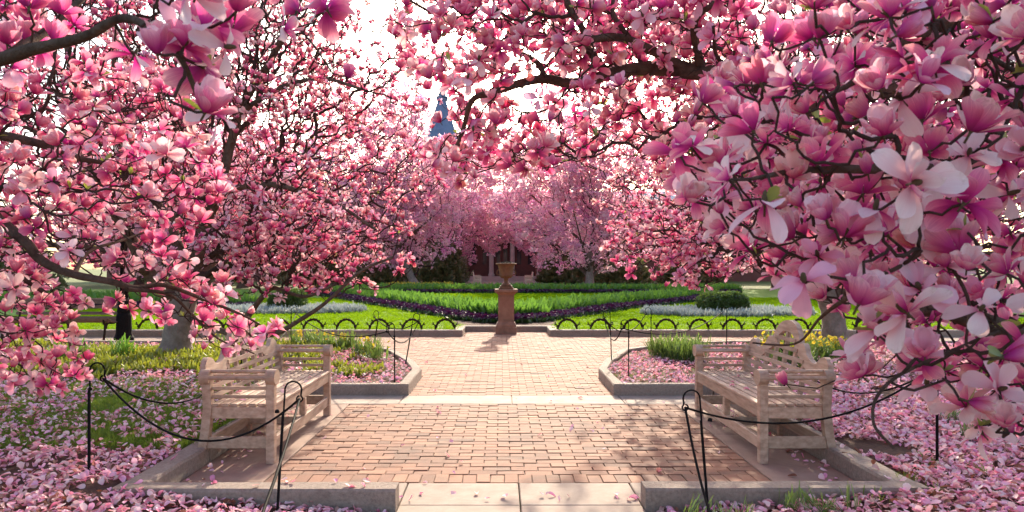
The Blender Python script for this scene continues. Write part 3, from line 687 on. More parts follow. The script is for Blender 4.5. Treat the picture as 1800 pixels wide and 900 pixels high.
prof = spline([(0.0, 0.42), (-0.05, 0.47), (-0.02, 0.50), (0.15, 0.43), (0.38, 0.42), (0.50, 0.52), (0.58, 0.75), (0.66, 0.86), (0.74, 0.84), (0.73, 0.77)], 4)
for xe in (-1.0, 0.0, 1.0):
    MB().tube([(xe, y, z - 0.03) for y, z in prof], 0.022, 6).obj('end_frame', M['rusty'], ob)
    for yy, dy in ((0.02, -0.08), (0.48, 0.10)): MB().tube([(xe, yy, 0.40), (xe, yy + dy * 0.4, 0.2), (xe, yy + dy, 0.0)], 0.022, 6).obj('leg', M['rusty'], ob)
M['oldwood'] = simple('old_bench_wood', (0.13, 0.065, 0.035), (0.23, 0.12, 0.07), 12, 0.7, 0.3, 0.004)
for i in range(1, len(prof) - 1, 2):
    y, z = prof[i]; t = prof[i + 1] - prof[i - 1]; t = t / np.linalg.norm(t) * 0.03
    MB().add([(-1.08, y - t[0], z - t[1]), (1.08, y - t[0], z - t[1]), (1.08, y + t[0], z + t[1]), (-1.08, y + t[0], z + t[1]),
              (-1.08, y - t[0] + t[1] * .6, z - t[1] - t[0] * .6), (1.08, y - t[0] + t[1] * .6, z - t[1] - t[0] * .6), (1.08, y + t[0] + t[1] * .6, z + t[1] - t[0] * .6), (-1.08, y + t[0] + t[1] * .6, z + t[1] - t[0] * .6)],
             [(0, 1, 2, 3), (7, 6, 5, 4), (0, 4, 5, 1), (1, 5, 6, 2), (2, 6, 7, 3), (3, 7, 4, 0)]).obj('slat', M['oldwood'], ob)

# ------------------------------------------------------------------ the castle far behind the trees
ca = empty('castle', (0, 76, 0)); tag(ca, 'red sandstone castle with dark doors and blue slate spire behind the trees', 'building')
def wall_with_holes(parent, name, x0, x1, z1, y, holes, m, t=0.6):
    xs = sorted({x0, x1, *[h[0] for h in holes], *[h[1] for h in holes]}); zs = sorted({0, z1, *[h[2] for h in holes], *[h[3] for h in holes]})
    mb = MB()
    for i in range(len(xs) - 1):
        for j in range(len(zs) - 1):
            cx_, cz = (xs[i] + xs[i + 1]) / 2, (zs[j] + zs[j + 1]) / 2
            if any(h[0] < cx_ < h[1] and h[2] < cz < h[3] for h in holes): continue
            mb.box((xs[i], y, zs[j]), (xs[i + 1], y + t, zs[j + 1]))
    return mb.obj(name, m, parent)
wins = [(s * c - 0.6 if True else 0, s * c + 0.6, z0, z0 + h) for s in (-1, 1) for c in (9, 14, 19, 24, 29, 34) for z0, h in ((1.6, 2.9), (5.6, 2.0))]
doorh = [(-3.4, -1.2, 0.6, 4.4), (-0.9, 0.9, 0.6, 4.8), (1.2, 3.4, 0.6, 4.4)]
wall_with_holes(ca, 'wall', -40, 40, 7.9, 0, wins + doorh, M['sandstone'])
for h in wins:
    wf = MB().box((h[0] - .18, -.12, h[2] - .25), (h[1] + .18, -.002, h[2] - .01)).box((h[0] - .18, -.10, h[2]), (h[0] - .01, -.002, h[3])).box((h[1] + .01, -.10, h[2]), (h[1] + .18, -.002, h[3])).box((h[0] - .18, -.12, h[3] + .01), (h[1] + .18, -.002, h[3] + .3)).obj('window', M['palestone'], ca)
    MB().box((h[0], .25, h[2]), (h[1], .28, h[3])).obj('pane', M['glass'], wf)
    MB().box(((h[0] + h[1]) / 2 - .04, .18, h[2]), ((h[0] + h[1]) / 2 + .04, .24, h[3])).obj('mullion', M['door'], wf)
for h in doorh:
    d_ = MB().box((h[0], .30, h[2]), (h[1], .36, h[3])).obj('door', M['door'], ca)
    MB().box((h[0] + .35, .26, h[2] + 1.2), (h[0] + .75, .295, h[3] - .4)).obj('pane', M['glass'], d_); MB().box((h[1] - .75, .26, h[2] + 1.2), (h[1] - .35, .295, h[3] - .4)).obj('pane', M['glass'], d_)
for x in (-3.75, -1.05, 1.05, 3.75):
    MB().lathe([(.32, .6), (.32, .8), (.24, .9), (.22, 4.3), (.30, 4.45), (.34, 4.7)], 14, (x, -.55, 0)).obj('column', M['palestone'], ca, smooth=False)
MB().box((-4.4, -.95, 4.71), (4.4, -.004, 5.5)).obj('porch_entablature', M['palestone'], ca)
for i in range(4): MB().box((-4.6 - .3 * i, -1.2 - .4 * i, 0), (4.6 + .3 * i, -0.002 - i * 0.0, .6 - .15 * i)).obj('step', M['palestone'], ca)
MB().box((-40.2, -.18, 7.9), (40.2, .8, 8.3)).obj('cornice', M['palestone'], ca)
rf = MB().add([(-40, .8, 8.3), (40, .8, 8.3), (40, 7, 9.9), (-40, 7, 9.9), (40, 13.5, 8.3), (-40, 13.5, 8.3)], [(0, 1, 2, 3), (3, 2, 4, 5), (1, 4, 2), (0, 3, 5)]).obj('roof', M['slate'], ca)
# tower with spire: axis seen at pixel column 777
TX = (777 - VX) / FPX * 92 + CAMX
MB().box((TX - 2.1, 14, 0), (TX + 2.1, 18.2, 16.0)).obj('tower', M['sandstone'], ca)
MB().box((TX - 2.35, 13.75, 15.2), (TX + 2.35, 18.45, 16.2)).obj('tower_cornice', M['palestone'], ca)
spx = MB().lathe([(2.45, 16.2), (2.35, 16.5), (1.55, 18.9), (0.78, 21.2), (0.55, 21.8), (0.74, 22.0), (0.74, 22.35), (0.5, 22.5)], 8, (TX, 16, 0), a0=R(22.5)).obj('spire', M['slate'], ca)
MB().lathe([(.42, 22.5), (.48, 22.7), (.14, 23.1), (.10, 23.3), (.30, 23.4), (.10, 23.55), (.06, 24.1), (.22, 24.2), (.05, 24.35), (.03, 25.3), (.0, 25.4)], 8, (TX, 16, 0)).obj('finial', M['slate'], spx)
mb = MB()
for s in (-1, 1): mb.tube([(TX, 16, 23.7), (TX + s * .45, 16, 23.75)], .05, 5)
mb.obj('cross_arm', M['slate'], spx)
# a second, lower wing seen only in chinks on the right
MB().box((9, -3.5, 0), (20, -.01, 6.5)).obj('wing', M['sandstone'], ca)

# ------------------------------------------------------------------ magnolia blossoms
def tepal(L, W, th0, th1, th2, cup, nu=4, nv=7, base_r=0.008, twist=0.0, wav=0.0, seed=0):
    """one petal in the local frame: grows from the axis (z) outward along +x; returns V, F, uv"""
    r_ = random.Random(seed); v = np.linspace(0, 1, nv + 1); th = th0 + th1 * v + th2 * v * v
    ds = L / nv; x = base_r + np.r_[0, np.cumsum(np.sin((th[1:] + th[:-1]) / 2) * ds)]; z = np.r_[0, np.cumsum(np.cos((th[1:] + th[:-1]) / 2) * ds)]
    wid = W * (0.20 + 0.80 * np.sin(np.clip(v * 1.12, 0, 1) * math.pi * 0.62) ** 1.2) * np.sqrt(np.clip(1 - np.clip((v - 0.62) / 0.40, 0, 1) ** 2.6, 0.02, 1))
    V = []; UV = []
    ph = r_.uniform(0, 6)
    for j in range(nv + 1):
        nx, nz_ = -math.cos(th[j]), math.sin(th[j])          # towards the axis
        tw = twist * v[j]
        for i in range(nu + 1):
            u = i / nu * 2 - 1; off = cup * wid[j] * u * u + wav * W * math.sin(4 * v[j] + 2.5 * u + ph) * v[j] + tw * u * wid[j]
            V.append((x[j] + nx * off, u * wid[j] * (1 - 0.25 * abs(cup) * u * u), z[j] + nz_ * off)); UV.append((i / nu, v[j]))
    F = [(j * (nu + 1) + i, j * (nu + 1) + i + 1, (j + 1) * (nu + 1) + i + 1, (j + 1) * (nu + 1) + i) for j in range(nv) for i in range(nu)]
    return np.array(V), F, UV
def rz_(V, a):
    c, s = math.cos(a), math.sin(a); V = np.array(V); return np.stack([V[:, 0] * c - V[:, 1] * s, V[:, 0] * s + V[:, 1] * c, V[:, 2]], 1)
STY = {  # (count, L, W, th0, th1, th2, cup) per whorl
    'bud':   [(3, .075, .024, .75, -1.30, .35, .75), (3, .078, .026, .85, -1.50, .45, .75)],
    'tulip': [(3, .088, .028, .70, -.95, .35, .55), (3, .088, .030, .90, -1.10, .45, .55), (3, .084, .030, 1.0, -1.0, .5, .5)],
    'half':  [(3, .088, .027, .70, -.9, .3, .5), (3, .092, .030, 1.0, -.75, .45, .4), (3, .092, .030, 1.15, -.45, .5, .35)],
    'open':  [(3, .088, .028, .85, -.8, .3, .45), (3, .095, .031, 1.25, -.5, .55, .3), (3, .098, .031, 1.5, -.1, .5, .22)],
    'flop':  [(3, .090, .028, 1.0, -.6, .4, .4), (3, .098, .030, 1.55, .1, .6, .25), (3, .100, .030, 1.9, .4, .5, .15)],
    'spent': [(2, .090, .027, 1.3, .4, .7, .2), (3, .100, .028, 2.1, .6, .2, .15)]}
def flower(style, seed, nu=4, nv=7, loose=1.0):
    """list of petals (V, F, uv) of one bloom plus its core"""
    r_ = random.Random(seed); out = []
    for wi, (n_, L, W, a, b, c, cup) in enumerate(STY[style]):
        a0 = r_.uniform(0, 6.28)
        for i in range(n_):
            sc = r_.uniform(.88, 1.1)
            V, F, uv = tepal(L * sc, W * r_.uniform(.9, 1.12), a + r_.gauss(0, .12 * loose), b + r_.gauss(0, .15 * loose), c + r_.gauss(0, .12 * loose), cup * r_.uniform(.8, 1.2), nu, nv, 0.006 + .002 * wi, r_.gauss(0, .14), r_.uniform(0.05, .24), r_.random())
            out.append((rz_(V, a0 + i * 6.2832 / n_ + r_.gauss(0, .16)), F, uv))
    return out
def core_mb(style, mb=None):
    mb = MB()
    big = style in ('open', 'flop', 'spent')
    mb.lathe([(.0028, -.03), (.0032, -.006), (.0055, .000), (.0085, .008), (.0085, .016), (.006, .030 if big else .02), (.001, .036 if big else .024)], 7)
    return mb
def flower_me(style, seed, nu, nv, m):
    V = []; F = []; UV = []; MI = []
    for v, f, uv in flower(style, seed, nu, nv):
        k = len(V); V += v.tolist(); F += [[i + k for i in q] for q in f]; UV += uv; MI += [0] * len(f)
    c = core_mb(style); k = len(V); V += c.v; F += [[i + k for i in q] for q in c.f]; UV += c.uv; MI += [1] * len(c.f)
    me = mesh('blossom', V, F, [m, M['core']], UV, True); me.polygons.foreach_set('material_index', MI); return me
HI = [flower_me(s, i * 7 + 1, 4, 7, M['petal_near']) for i, s in enumerate(['bud', 'bud', 'tulip', 'tulip', 'tulip', 'half', 'half', 'half', 'open', 'open', 'flop', 'flop', 'spent'])]
LO = [flower_me(s, i * 5 + 2, 2, 4, M['petal']) for i, s in enumerate(['bud', 'tulip', 'tulip', 'tulip', 'half', 'half', 'half', 'open', 'open', 'flop', 'spent'])]
def cluster_me(seed):
    r_ = random.Random(seed); V = []; F = []; UV = []
    for q in range(6):
        st = r_.choice(['tulip', 'half', 'open', 'half']); c = np.array([r_.gauss(0, .13), r_.gauss(0, .13), r_.gauss(0, .11)])
        for v, f, uv in flower(st, r_.random(), 1, 3)[2:8]:
            k = len(V); V += (v * 1.25 + c).tolist(); F += [[i + k for i in z] for z in f]; UV += uv
    return mesh('blossom_cluster', V, F, M['petal_far'], UV, True)
HIM = []
for q_ in HI:                                              # the same blooms farther along the bough: sunlit warmth put into the pink
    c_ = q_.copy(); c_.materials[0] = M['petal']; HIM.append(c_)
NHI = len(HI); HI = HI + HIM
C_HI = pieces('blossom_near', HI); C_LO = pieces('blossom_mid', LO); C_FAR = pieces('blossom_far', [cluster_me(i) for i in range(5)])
def leaf_me(L, W, seed, m=None, n_=3):
    r_ = random.Random(seed); V = []; F = []; UV = []
    for q in range(n_):
        v, f, uv = tepal(L * r_.uniform(.7, 1.1), W, r_.uniform(.3, .9), r_.uniform(-.2, .6), 0, .3, 2, 3, .001)
        v = rz_(v, q * 6.28 / n_ + r_.random()); k = len(V); V += v.tolist(); F += [[i + k for i in z] for z in f]; UV += uv
    return mesh('young_leaf', V, F, m or M['leaf'], UV, True)
C_LEAF = pieces('young_leaf', [leaf_me(.04, .010, i, None, 2 + i % 2) for i in range(4)])

# ------------------------------------------------------------------ trees
def grow(limb_pts, limb_par, pts, bf, seed):
    """attach every point to the growing tree (shortest link, favouring short paths back to the trunk)"""
    base = np.array(limb_pts); nb = len(base); n_ = len(pts)
    plen = np.zeros(nb)
    for i in range(nb):
        if limb_par[i] >= 0: plen[i] = plen[limb_par[i]] + np.linalg.norm(base[i] - base[limb_par[i]])
    best = np.full(n_, 1e9); bp_ = np.zeros(n_, int); bl = np.zeros(n_)
    for i in range(nb):
        d = np.linalg.norm(pts - base[i], axis=1); c = d + bf * plen[i]; k_ = c < best
        best[k_] = c[k_]; bp_[k_] = i; bl[k_] = plen[i] + d[k_]
    par = np.full(n_, -1); done = np.zeros(n_, bool)
    key = best.copy()
    for _ in range(n_):
        i = int(np.argmin(key)); par[i] = bp_[i]; pl = bl[i]; key[i] = 1e9; done[i] = True
        d = np.linalg.norm(pts - pts[i], axis=1); c = d + bf * pl; k_ = (c < best) & ~done
        best[k_] = c[k_]; bp_[k_] = nb + i; bl[k_] = pl + d[k_]; key[k_] = best[k_]
    return par
def clump(pts, s, lo, seed, keep=0.0):
    r_ = np.random.default_rng(seed); v = np.array([nz(p, s, seed * 3.1) for p in pts])
    return pts[(v > lo) | (r_.random(len(pts)) < keep)]
def thin(pts, dmin):
    from mathutils import kdtree
    kd = kdtree.KDTree(len(pts))
    for i, p in enumerate(pts): kd.insert(p, i)
    kd.balance(); dead = np.zeros(len(pts), bool)
    for i, p in enumerate(pts):
        if dead[i]: continue
        for (_, j, _) in kd.find_range(p, dmin):
            if j > i: dead[j] = True
    return pts[~dead]
GAPS = [[(640, 0), (700, 0), (705, 90), (690, 130), (640, 140)], [(640, 150), (770, 130), (775, 250), (700, 230), (640, 215)], [(756, 135), (802, 135), (804, 245), (750, 245)],
        [(95, 90), (150, 60), (165, 110), (110, 130)], [(165, 95), (205, 95), (205, 125), (170, 130)], [(235, 215), (300, 205), (300, 265), (235, 275)], [(95, 40), (120, 25), (125, 60), (100, 75)],
        [(600, 60), (640, 30), (660, 100), (620, 120)]]
def gapcut(pts, seed, keep=0.5, gaps=GAPS):
    r_ = np.random.default_rng(seed); x, y = proj(pts); k_ = np.ones(len(pts), bool)
    for gi, g_ in enumerate(gaps): k_ &= ~in_poly(x, y, g_) | (r_.random(len(pts)) < (keep if gi != 2 else .16)) | (pts[:, 1] > 20)
    return pts[k_]
def tree(name, label, trunk, limbs, pts, seed, nind=300, hi=False, fscale=1.0, rtwig=0.0035, bf=0.35, bark='bark', per=1.0, jit=0.18, sides=5, far=False, spur=0.5, group=None, petals=0, leaves=0.08, rmax=0.05, sub=3, pw=2.4):
    r_ = np.random.default_rng(seed); rr = random.Random(seed)
    base = np.array(trunk[0][0][0], float); root = empty(name, tuple(base)); tag(root, label, 'tree', group)
    LP = []; LPAR = []; LR = []
    def add_limb(poly, r0, r1, nm, m, k_):
        sp = spline(poly, 6); n_ = len(sp)
        wob = np.array([[nz(p, 1.7, seed + a) for a in (0.3, 5.1, 9.7)] for p in sp]) * 0.05 * np.linspace(0, 1, n_)[:, None]
        if not far: sp = sp + wob * (1 if nm != 'trunk' else 0.5)
        t = np.linspace(0, 1, n_); rad = r0 + (r1 - r0) * t ** (0.8 if nm == 'trunk' else 0.55)
        if nm == 'trunk': rad = rad * (1 + 0.55 * np.exp(-t * 9))
        rad = rad * (1 + 0.09 * np.array([nz(p, 5.0, seed) for p in sp]))
        par = -1
        if LP:
            d = np.linalg.norm(np.array(LP) - sp[0], axis=1); par = int(np.argmin(d))
        for i in range(n_): LP.append(sp[i]); LPAR.append(par if i == 0 else len(LP) - 2); LR.append(rad[i])
        V, F = tube_np(sp - base, rad, k_); V = V + np.array([[nz(v, 9.0, a + seed) for a in (1., 4., 8.)] for v in V]) * (0.10 * np.repeat(rad, k_))[:, None]
        me = mesh(nm, V, F, M[m], None, True); return obj(nm, me, root)
    for (poly, r0, r1) in trunk: add_limb(poly, r0, r1, 'trunk', bark, 12)
    for (poly, r0, r1) in limbs: add_limb(poly, r0, r1, 'limb', 'bark_mid' if bark == 'bark_pale' else bark, 8)
    par = grow(LP, LPAR, pts, bf, seed); nb = len(LP); n_ = len(pts)
    # radii: pipe model
    kids = np.zeros(n_, int); order = np.argsort([0] * n_); rad = np.full(n_, 0.0)
    depth = np.zeros(n_, int)
    def dep(i):
        st = []
        while i >= 0 and depth[i] == 0:
            st.append(i); i = par[i] - nb
        d0 = depth[i] if i >= 0 else 0
        for q in reversed(st): d0 += 1; depth[q] = d0
    for i in range(n_): dep(i)
    acc = np.zeros(n_)
    for i in np.argsort(-depth):
        rad[i] = max(rtwig, acc[i] ** (1 / pw)) if acc[i] > 0 else rtwig; acc_ = rad[i] ** pw
        q = par[i] - nb
        if q >= 0: acc[q] += acc_; kids[q] += 1
    rad = np.minimum(rad, rmax)
    # twig geometry: every link a crooked chain of short prisms
    allp = np.vstack([np.array(LP), pts]); allr = np.concatenate([np.array(LR), rad])
    A = allp[par]; B = pts; rb = rad; ra = np.minimum(allr[par], rad * 1.35)
    ln = np.linalg.norm(B - A, axis=1); S = np.array([A + (B - A) * t for t in np.linspace(0, 1, sub + 1)])       # (sub+1, n, 3)
    for j in range(1, sub): S[j] += r_.normal(0, 1, (n_, 3)) * (ln * jit * 0.42)[:, None] - np.array((0, 0, 1)) * (ln * 0.10 * math.sin(math.pi * j / sub))[:, None]
    Rr = np.array([ra + (rb - ra) * t for t in np.linspace(0, 1, sub + 1)])
    k_ = 3 if far else (5 if hi else 4)
    Vs = []
    axis = B - A; axis /= np.linalg.norm(axis, axis=1)[:, None] + 1e-9
    up = np.where(np.abs(axis[:, 2:3]) < 0.9, np.array([[0, 0, 1.0]]), np.array([[1.0, 0, 0]])); u = np.cross(axis, up); u /= np.linalg.norm(u, axis=1)[:, None] + 1e-9; v = np.cross(axis, u)
    for j in range(sub + 1):
        for q in range(k_):
            a = 2 * math.pi * q / k_; Vs.append(S[j] + Rr[j][:, None] * (math.cos(a) * u + math.sin(a) * v))
    V = np.stack(Vs, 1).reshape(-1, 3) - base                   # per link (sub+1)*k verts
    m0 = (np.arange(n_) * (sub + 1) * k_)[:, None]
    F = np.concatenate([m0 + np.array([[j * k_ + q, j * k_ + (q + 1) % k_, (j + 1) * k_ + (q + 1) % k_, (j + 1) * k_ + q]]) for j in range(sub) for q in range(k_)])
    tw = obj('twigs', mesh('twigs', V, F, M['twig'], None, True), root); tw['kind'] = 'stuff'
    # blooms: at twig ends, more on spurs along the way
    bl = []; bd = []
    for i in range(n_):
        dirv = pts[i] - allp[par[i]]; dirv = dirv / (np.linalg.norm(dirv) + 1e-9)
        if kids[i] == 0 or rr.random() < spur * (1 if rad[i] < 0.012 else 0.3):
            for q in range(1 if rr.random() < 1 - (per - 1) else 2):
                dv = dirv * 0.35 + np.array((0, 0, 0.75)) + r_.normal(0, .42, 3)
                bl.append(pts[i] + (r_.normal(0, .05, 3) if q else 0)); bd.append(dv / np.linalg.norm(dv))
    bl = np.array(bl); bd = np.array(bd); nbm = len(bl)
    rot = np.stack([np.arccos(np.clip(bd[:, 2], -1, 1)), np.zeros(nbm), np.arctan2(bd[:, 1], bd[:, 0]) + math.pi / 2], 1)
    # spin about the bloom's own axis: vary through the mesh variants and a twist of the euler y
    rot[:, 1] = r_.normal(0, .1, nbm)
    scl = fscale * r_.uniform(.72, 1.18, nbm) * (np.where(bl[:, 1] > 3.2, 1.08, .93) if hi else 1.0); tint = np.clip(r_.beta(2.0, 1.7, nbm) * 0.9 + 0.12 * np.array([nz(p, .9, seed + 2) for p in bl]), 0, 1)
    coll = C_FAR if far else (C_HI if hi else C_LO); src = [o.data for o in coll.objects]
    nv = len(src)
    vid = r_.integers(0, nv, nbm)
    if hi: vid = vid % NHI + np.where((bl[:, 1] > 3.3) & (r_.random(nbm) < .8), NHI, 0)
    px, py = proj(bl); inside = (px > -20) & (px < 1820) & (py > -20) & (py < 920)
    score = np.where(inside, np.linalg.norm(bl - np.array((CAMX, 0, CAMH)), axis=1), 1e6)
    ids = np.argsort(score)[:nind] if nind else []
    ids = [i for i in ids if score[i] < 1e5]; rest = np.ones(nbm, bool)
    fl_cache = {}
    for c_, i in enumerate(ids):
        rest[i] = False
        if c_ < petals:                                       # the very nearest: every petal its own piece
            key = int(vid[i]) % NHI
            if key not in fl_cache:
                st = ['bud', 'bud', 'tulip', 'tulip', 'tulip', 'half', 'half', 'half', 'open', 'open', 'flop', 'flop', 'spent'][key]
                fl_cache[key] = (core_mb(st).me('flower_core', M['core'], smooth=True), [mesh('petal', v_, f_, M['petal_near'], uv_, True) for v_, f_, uv_ in flower(st, key * 7 + 1, 4, 8)])
            cm, pm = fl_cache[key]; o = obj('blossom', cm, root)
            for p_ in pm:
                po = obj('petal', p_, o); po['tint'] = float(tint[i])
        else: o = obj('blossom', src[vid[i]], root)
        o.location = bl[i] - base; o.rotation_euler = rot[i]; o.scale = (scl[i],) * 3; o['tint'] = float(tint[i])
    if rest.sum(): scatter('blossom_mass', bl[rest] - base, coll, rot[rest], scl[rest], tint[rest], vid[rest], root)
    if leaves:
        k2 = r_.random(n_) < leaves; q = pts[k2]
        scatter('young_leaves', q - base, C_LEAF, np.stack([r_.normal(.5, .4, len(q)), r_.normal(0, .4, len(q)), r_.uniform(0, 6.28, len(q))], 1), r_.uniform(.7, 1.5, len(q)), None, None, root)
    return root
def poly_cloud(poly, d0, d1, n_, seed):
    r_ = np.random.default_rng(seed); q = pts_in(poly, n_, seed); d = d0 + (d1 - d0) * r_.random(n_)
    return np.array([P(x, y, z) for (x, y), z in zip(q, d)])
def ell(c, r, n_, seed, shell=0.35, zmin=None):
    r_ = np.random.default_rng(seed); v = r_.normal(0, 1, (n_, 3)); v /= np.linalg.norm(v, axis=1)[:, None]
    q = np.array(c) + v * (r_.random(n_) ** shell)[:, None] * np.array(r)
    return q if zmin is None else q[q[:, 2] > zmin]

# --- tree A: left, behind the lawn
A0 = np.array((-5.41, 12.2, 0.05))
def PA(*l): return [P(x, y, d) for x, y, d in l]
trA = [([A0] + PA((312, 590, 12.2), (318, 545, 12.2), (330, 512, 12.2)), 0.25, 0.19)]
lbA = [(PA((322, 535, 12.2), (262, 480, 12.0), (230, 420, 11.8), (195, 365, 11.6), (158, 290, 11.4), (135, 160, 11.2), (112, 40, 11.2), (100, -90, 11.3)), 0.13, 0.04),
       (PA((330, 512, 12.2), (312, 430, 12.4), (296, 385, 12.6), (245, 310, 12.9), (212, 200, 13.2), (200, 60, 13.4), (215, -60, 13.5)), 0.12, 0.035),
       (PA((332, 512, 12.2), (360, 400, 12.1), (385, 330, 11.9), (425, 190, 11.6), (478, 105, 11.2), (520, 20, 11.0), (545, -80, 10.9)), 0.14, 0.035),
       (PA((372, 360, 12.0), (420, 330, 11.6), (480, 325, 11.2), (540, 340, 10.8), (600, 365, 10.4), (665, 400, 10.2)), 0.075, 0.02),
       (PA((420, 200, 11.6), (500, 150, 11.2), (575, 138, 10.9), (640, 160, 10.7)), 0.06, 0.018),
       (PA((340, 560, 12.2), (400, 585, 11.2), (470, 588, 10.5), (520, 568, 10.2), (565, 540, 10.0), (620, 490, 9.9), (690, 450, 9.8)), 0.07, 0.016),
       (PA((432, 560, 10.8), (470, 512, 10.6), (495, 508, 10.4), (540, 522, 10.1), (590, 500, 10.0)), 0.05, 0.018),
       (PA((300, 390, 12.6), (320, 250, 13.6), (380, 120, 14.4), (430, 0, 14.8)), 0.09, 0.03),
       (PA((330, 510, 12.2), (420, 420, 13.4), (520, 380, 14.3), (620, 330, 15)), 0.08, 0.025),
       (PA((262, 480, 12), (170, 440, 11), (60, 430, 10.4), (-60, 420, 10.2)), 0.08, 0.025),
       (PA((158, 290, 11.4), (80, 240, 10.6), (0, 200, 10.2)), 0.06, 0.02)]
pA = np.vstack([ell((-5.2, 12.0, 4.3), (4.6, 3.2, 3.6), 12500, 11, 0.5, 1.5), ell((-3.2, 10.0, 1.9), (1.7, 1.2, .85), 420, 12, 0.6, 0.9), ell((-2.6, 10.2, 1.85), (1.15, .9, .7), 260, 13, 0.6, 0.85), ell((-2.75, 10.2, 1.78), (1.55, .9, .8), 900, 14, 0.6, 1.12)])
pA = pA[(pA[:, 0] < -1.15 + 0.05 * pA[:, 2])]
pA = pA[(pA[:, 1] > 11.2) | (pA[:, 2] < 2.5) | (np.random.default_rng(5).random(len(pA)) < .8)]
pA = thin(gapcut(clump(pA, 0.75, -0.10, 1, 0.25), 1), 0.085)
tree('magnolia_tree', 'large magnolia with thick grey trunk on the lawn, pink blossom behind the lawn side bench', trA, lbA, pA, 21, 300, False, .88, 0.0055, 0.35, 'bark_pale', 1.25, spur=.42, group='magnolia trees in bloom')

# --- tree F: right, behind the petal bed
F0 = np.array((5.55, 12.8, 0.05)); mir = lambda p, dx=0.15, dz=0.0: np.array((-p[0] + dx, p[1] + 0.5, p[2] + dz))
trF = [([F0] + [mir(p) for p in trA[0][0][1:]], 0.22, 0.17)]
lbF = [([mir(p, 0.15 + 0.1 * i, 0.12 * math.sin(i * 2.0)) for p in poly], a, b) for i, (poly, a, b) in enumerate(lbA) if i not in (5, 6)]
pF = np.vstack([ell((5.4, 12.6, 4.1), (4.7, 3.2, 3.4), 9500, 31, 0.5, 1.5), ell((2.6, 10.6, 1.95), (1.35, 1.2, .75), 330, 32, 0.6, 0.95), ell((2.1, 9.6, 1.78), (.95, .8, .58), 420, 33, 0.6, 1.1)])
pF = pF[(pF[:, 0] > 0.85 - 0.05 * pF[:, 2])]
pF = thin(gapcut(clump(pF, 0.75, -0.10, 2, 0.25), 2), 0.085)
tree('magnolia_tree', 'magnolia behind the petal bed bench, pink sprays drooping over the purple flower border', trF, lbF, pF, 22, 300, False, .88, 0.0055, 0.35, 'bark_pale', 1.25, spur=.42, group='magnolia trees in bloom')

# --- tree B: its trunk stands right of the path, its boughs reach over it
B0 = np.array((4.7, 3.9, 0.06))
trB = [([B0, (4.65, 3.85, .6), (4.5, 3.8, 1.2), (4.35, 3.8, 1.6)], 0.24, 0.19)]
lbB = [([np.array((4.4, 3.8, 1.5)), np.array((3.6, 4.1, 2.15)), np.array((2.5, 4.5, 2.6))] + PA((1420, 190, 4.55), (1310, 140, 4.6), (1200, 127, 4.65), (1105, 126, 4.7), (1010, 146, 4.8), (950, 141, 4.85), (870, 165, 4.9), (828, 180, 5.0), (812, 235, 5.05), (795, 270, 5.05)), 0.11, 0.010),
       (PA((1205, 120, 4.65), (1120, 78, 4.5), (1077, 63, 4.4), (1037, 63, 4.35), (1017, 37, 4.3), (1000, 5, 4.25), (985, -60, 4.2)), 0.036, 0.014),
       (PA((1062, 124, 4.75), (1017, 67, 5.0), (977, 27, 5.2), (930, -40, 5.4)), 0.034, 0.014),
       (PA((1113, 76, 4.5), (1080, 33, 4.6), (1076, 0, 4.7), (1080, -70, 4.8)), 0.020, 0.009),
       (PA((957, 140, 4.85), (945, 110, 4.9), (900, 87, 5.0), (857, 63, 5.1), (820, 47, 5.1), (760, 20, 5.2), (712, 0, 5.3), (660, -30, 5.4)), 0.022, 0.008),
       (PA((1230, 112, 4.6), (1222, 40, 4.4), (1260, 5, 4.3), (1300, -40, 4.2)), 0.030, 0.014),
       (PA((1300, 130, 4.6), (1260, 100, 4.2), (1250, 50, 4.0)), 0.02, 0.008),
       ([np.array((4.45, 3.8, 1.4)), np.array((3.3, 3.0, 1.55))] + PA((2000, 650, 2.5), (1800, 592, 2.35), (1720, 570, 2.3), (1640, 552, 2.25), (1560, 560, 2.2)), 0.085, 0.016),
       ([np.array((4.4, 3.8, 1.55)), np.array((3.2, 2.9, 2.0))] + PA((1980, 330, 2.2), (1800, 260, 2.0), (1690, 290, 1.85), (1560, 300, 1.75), (1420, 310, 1.65), (1320, 330, 1.6)), 0.055, 0.004),
       ([np.array((4.4, 3.8, 1.6)), np.array((3.3, 2.8, 2.6))] + PA((1850, -60, 2.3), (1720, 10, 2.2), (1660, 40, 2.1), (1580, 65, 1.95), (1500, 130, 1.85), (1440, 170, 1.75)), 0.065, 0.004),
       (PA((1690, 290, 1.85), (1640, 420, 1.7), (1590, 470, 1.6), (1530, 500, 1.55)), 0.008, 0.004),
       (PA((1640, 420, 1.7), (1700, 520, 1.6), (1690, 610, 1.5)), 0.005, 0.003),
       (PA((1760, 580, 2.3), (1620, 640, 1.9), (1545, 690, 1.7), (1528, 745, 1.65), (1560, 790, 1.62)), 0.006, 0.003),
       (PA((1530, 500, 1.55), (1440, 560, 2.6), (1400, 600, 3.1), (1330, 605, 3.3)), 0.007, 0.004)]
nearB = [(1190, 250), (1250, 150), (1390, 40), (1470, -40), (1900, -60), (1920, 760), (1720, 760), (1640, 690), (1530, 590), (1420, 500), (1310, 440), (1240, 390), (1190, 330)]
topB = [(690, -20), (1320, -20), (1320, 330), (1190, 330), (1100, 250), (1000, 300), (860, 300), (790, 330), (745, 290), (760, 170), (690, 90)]
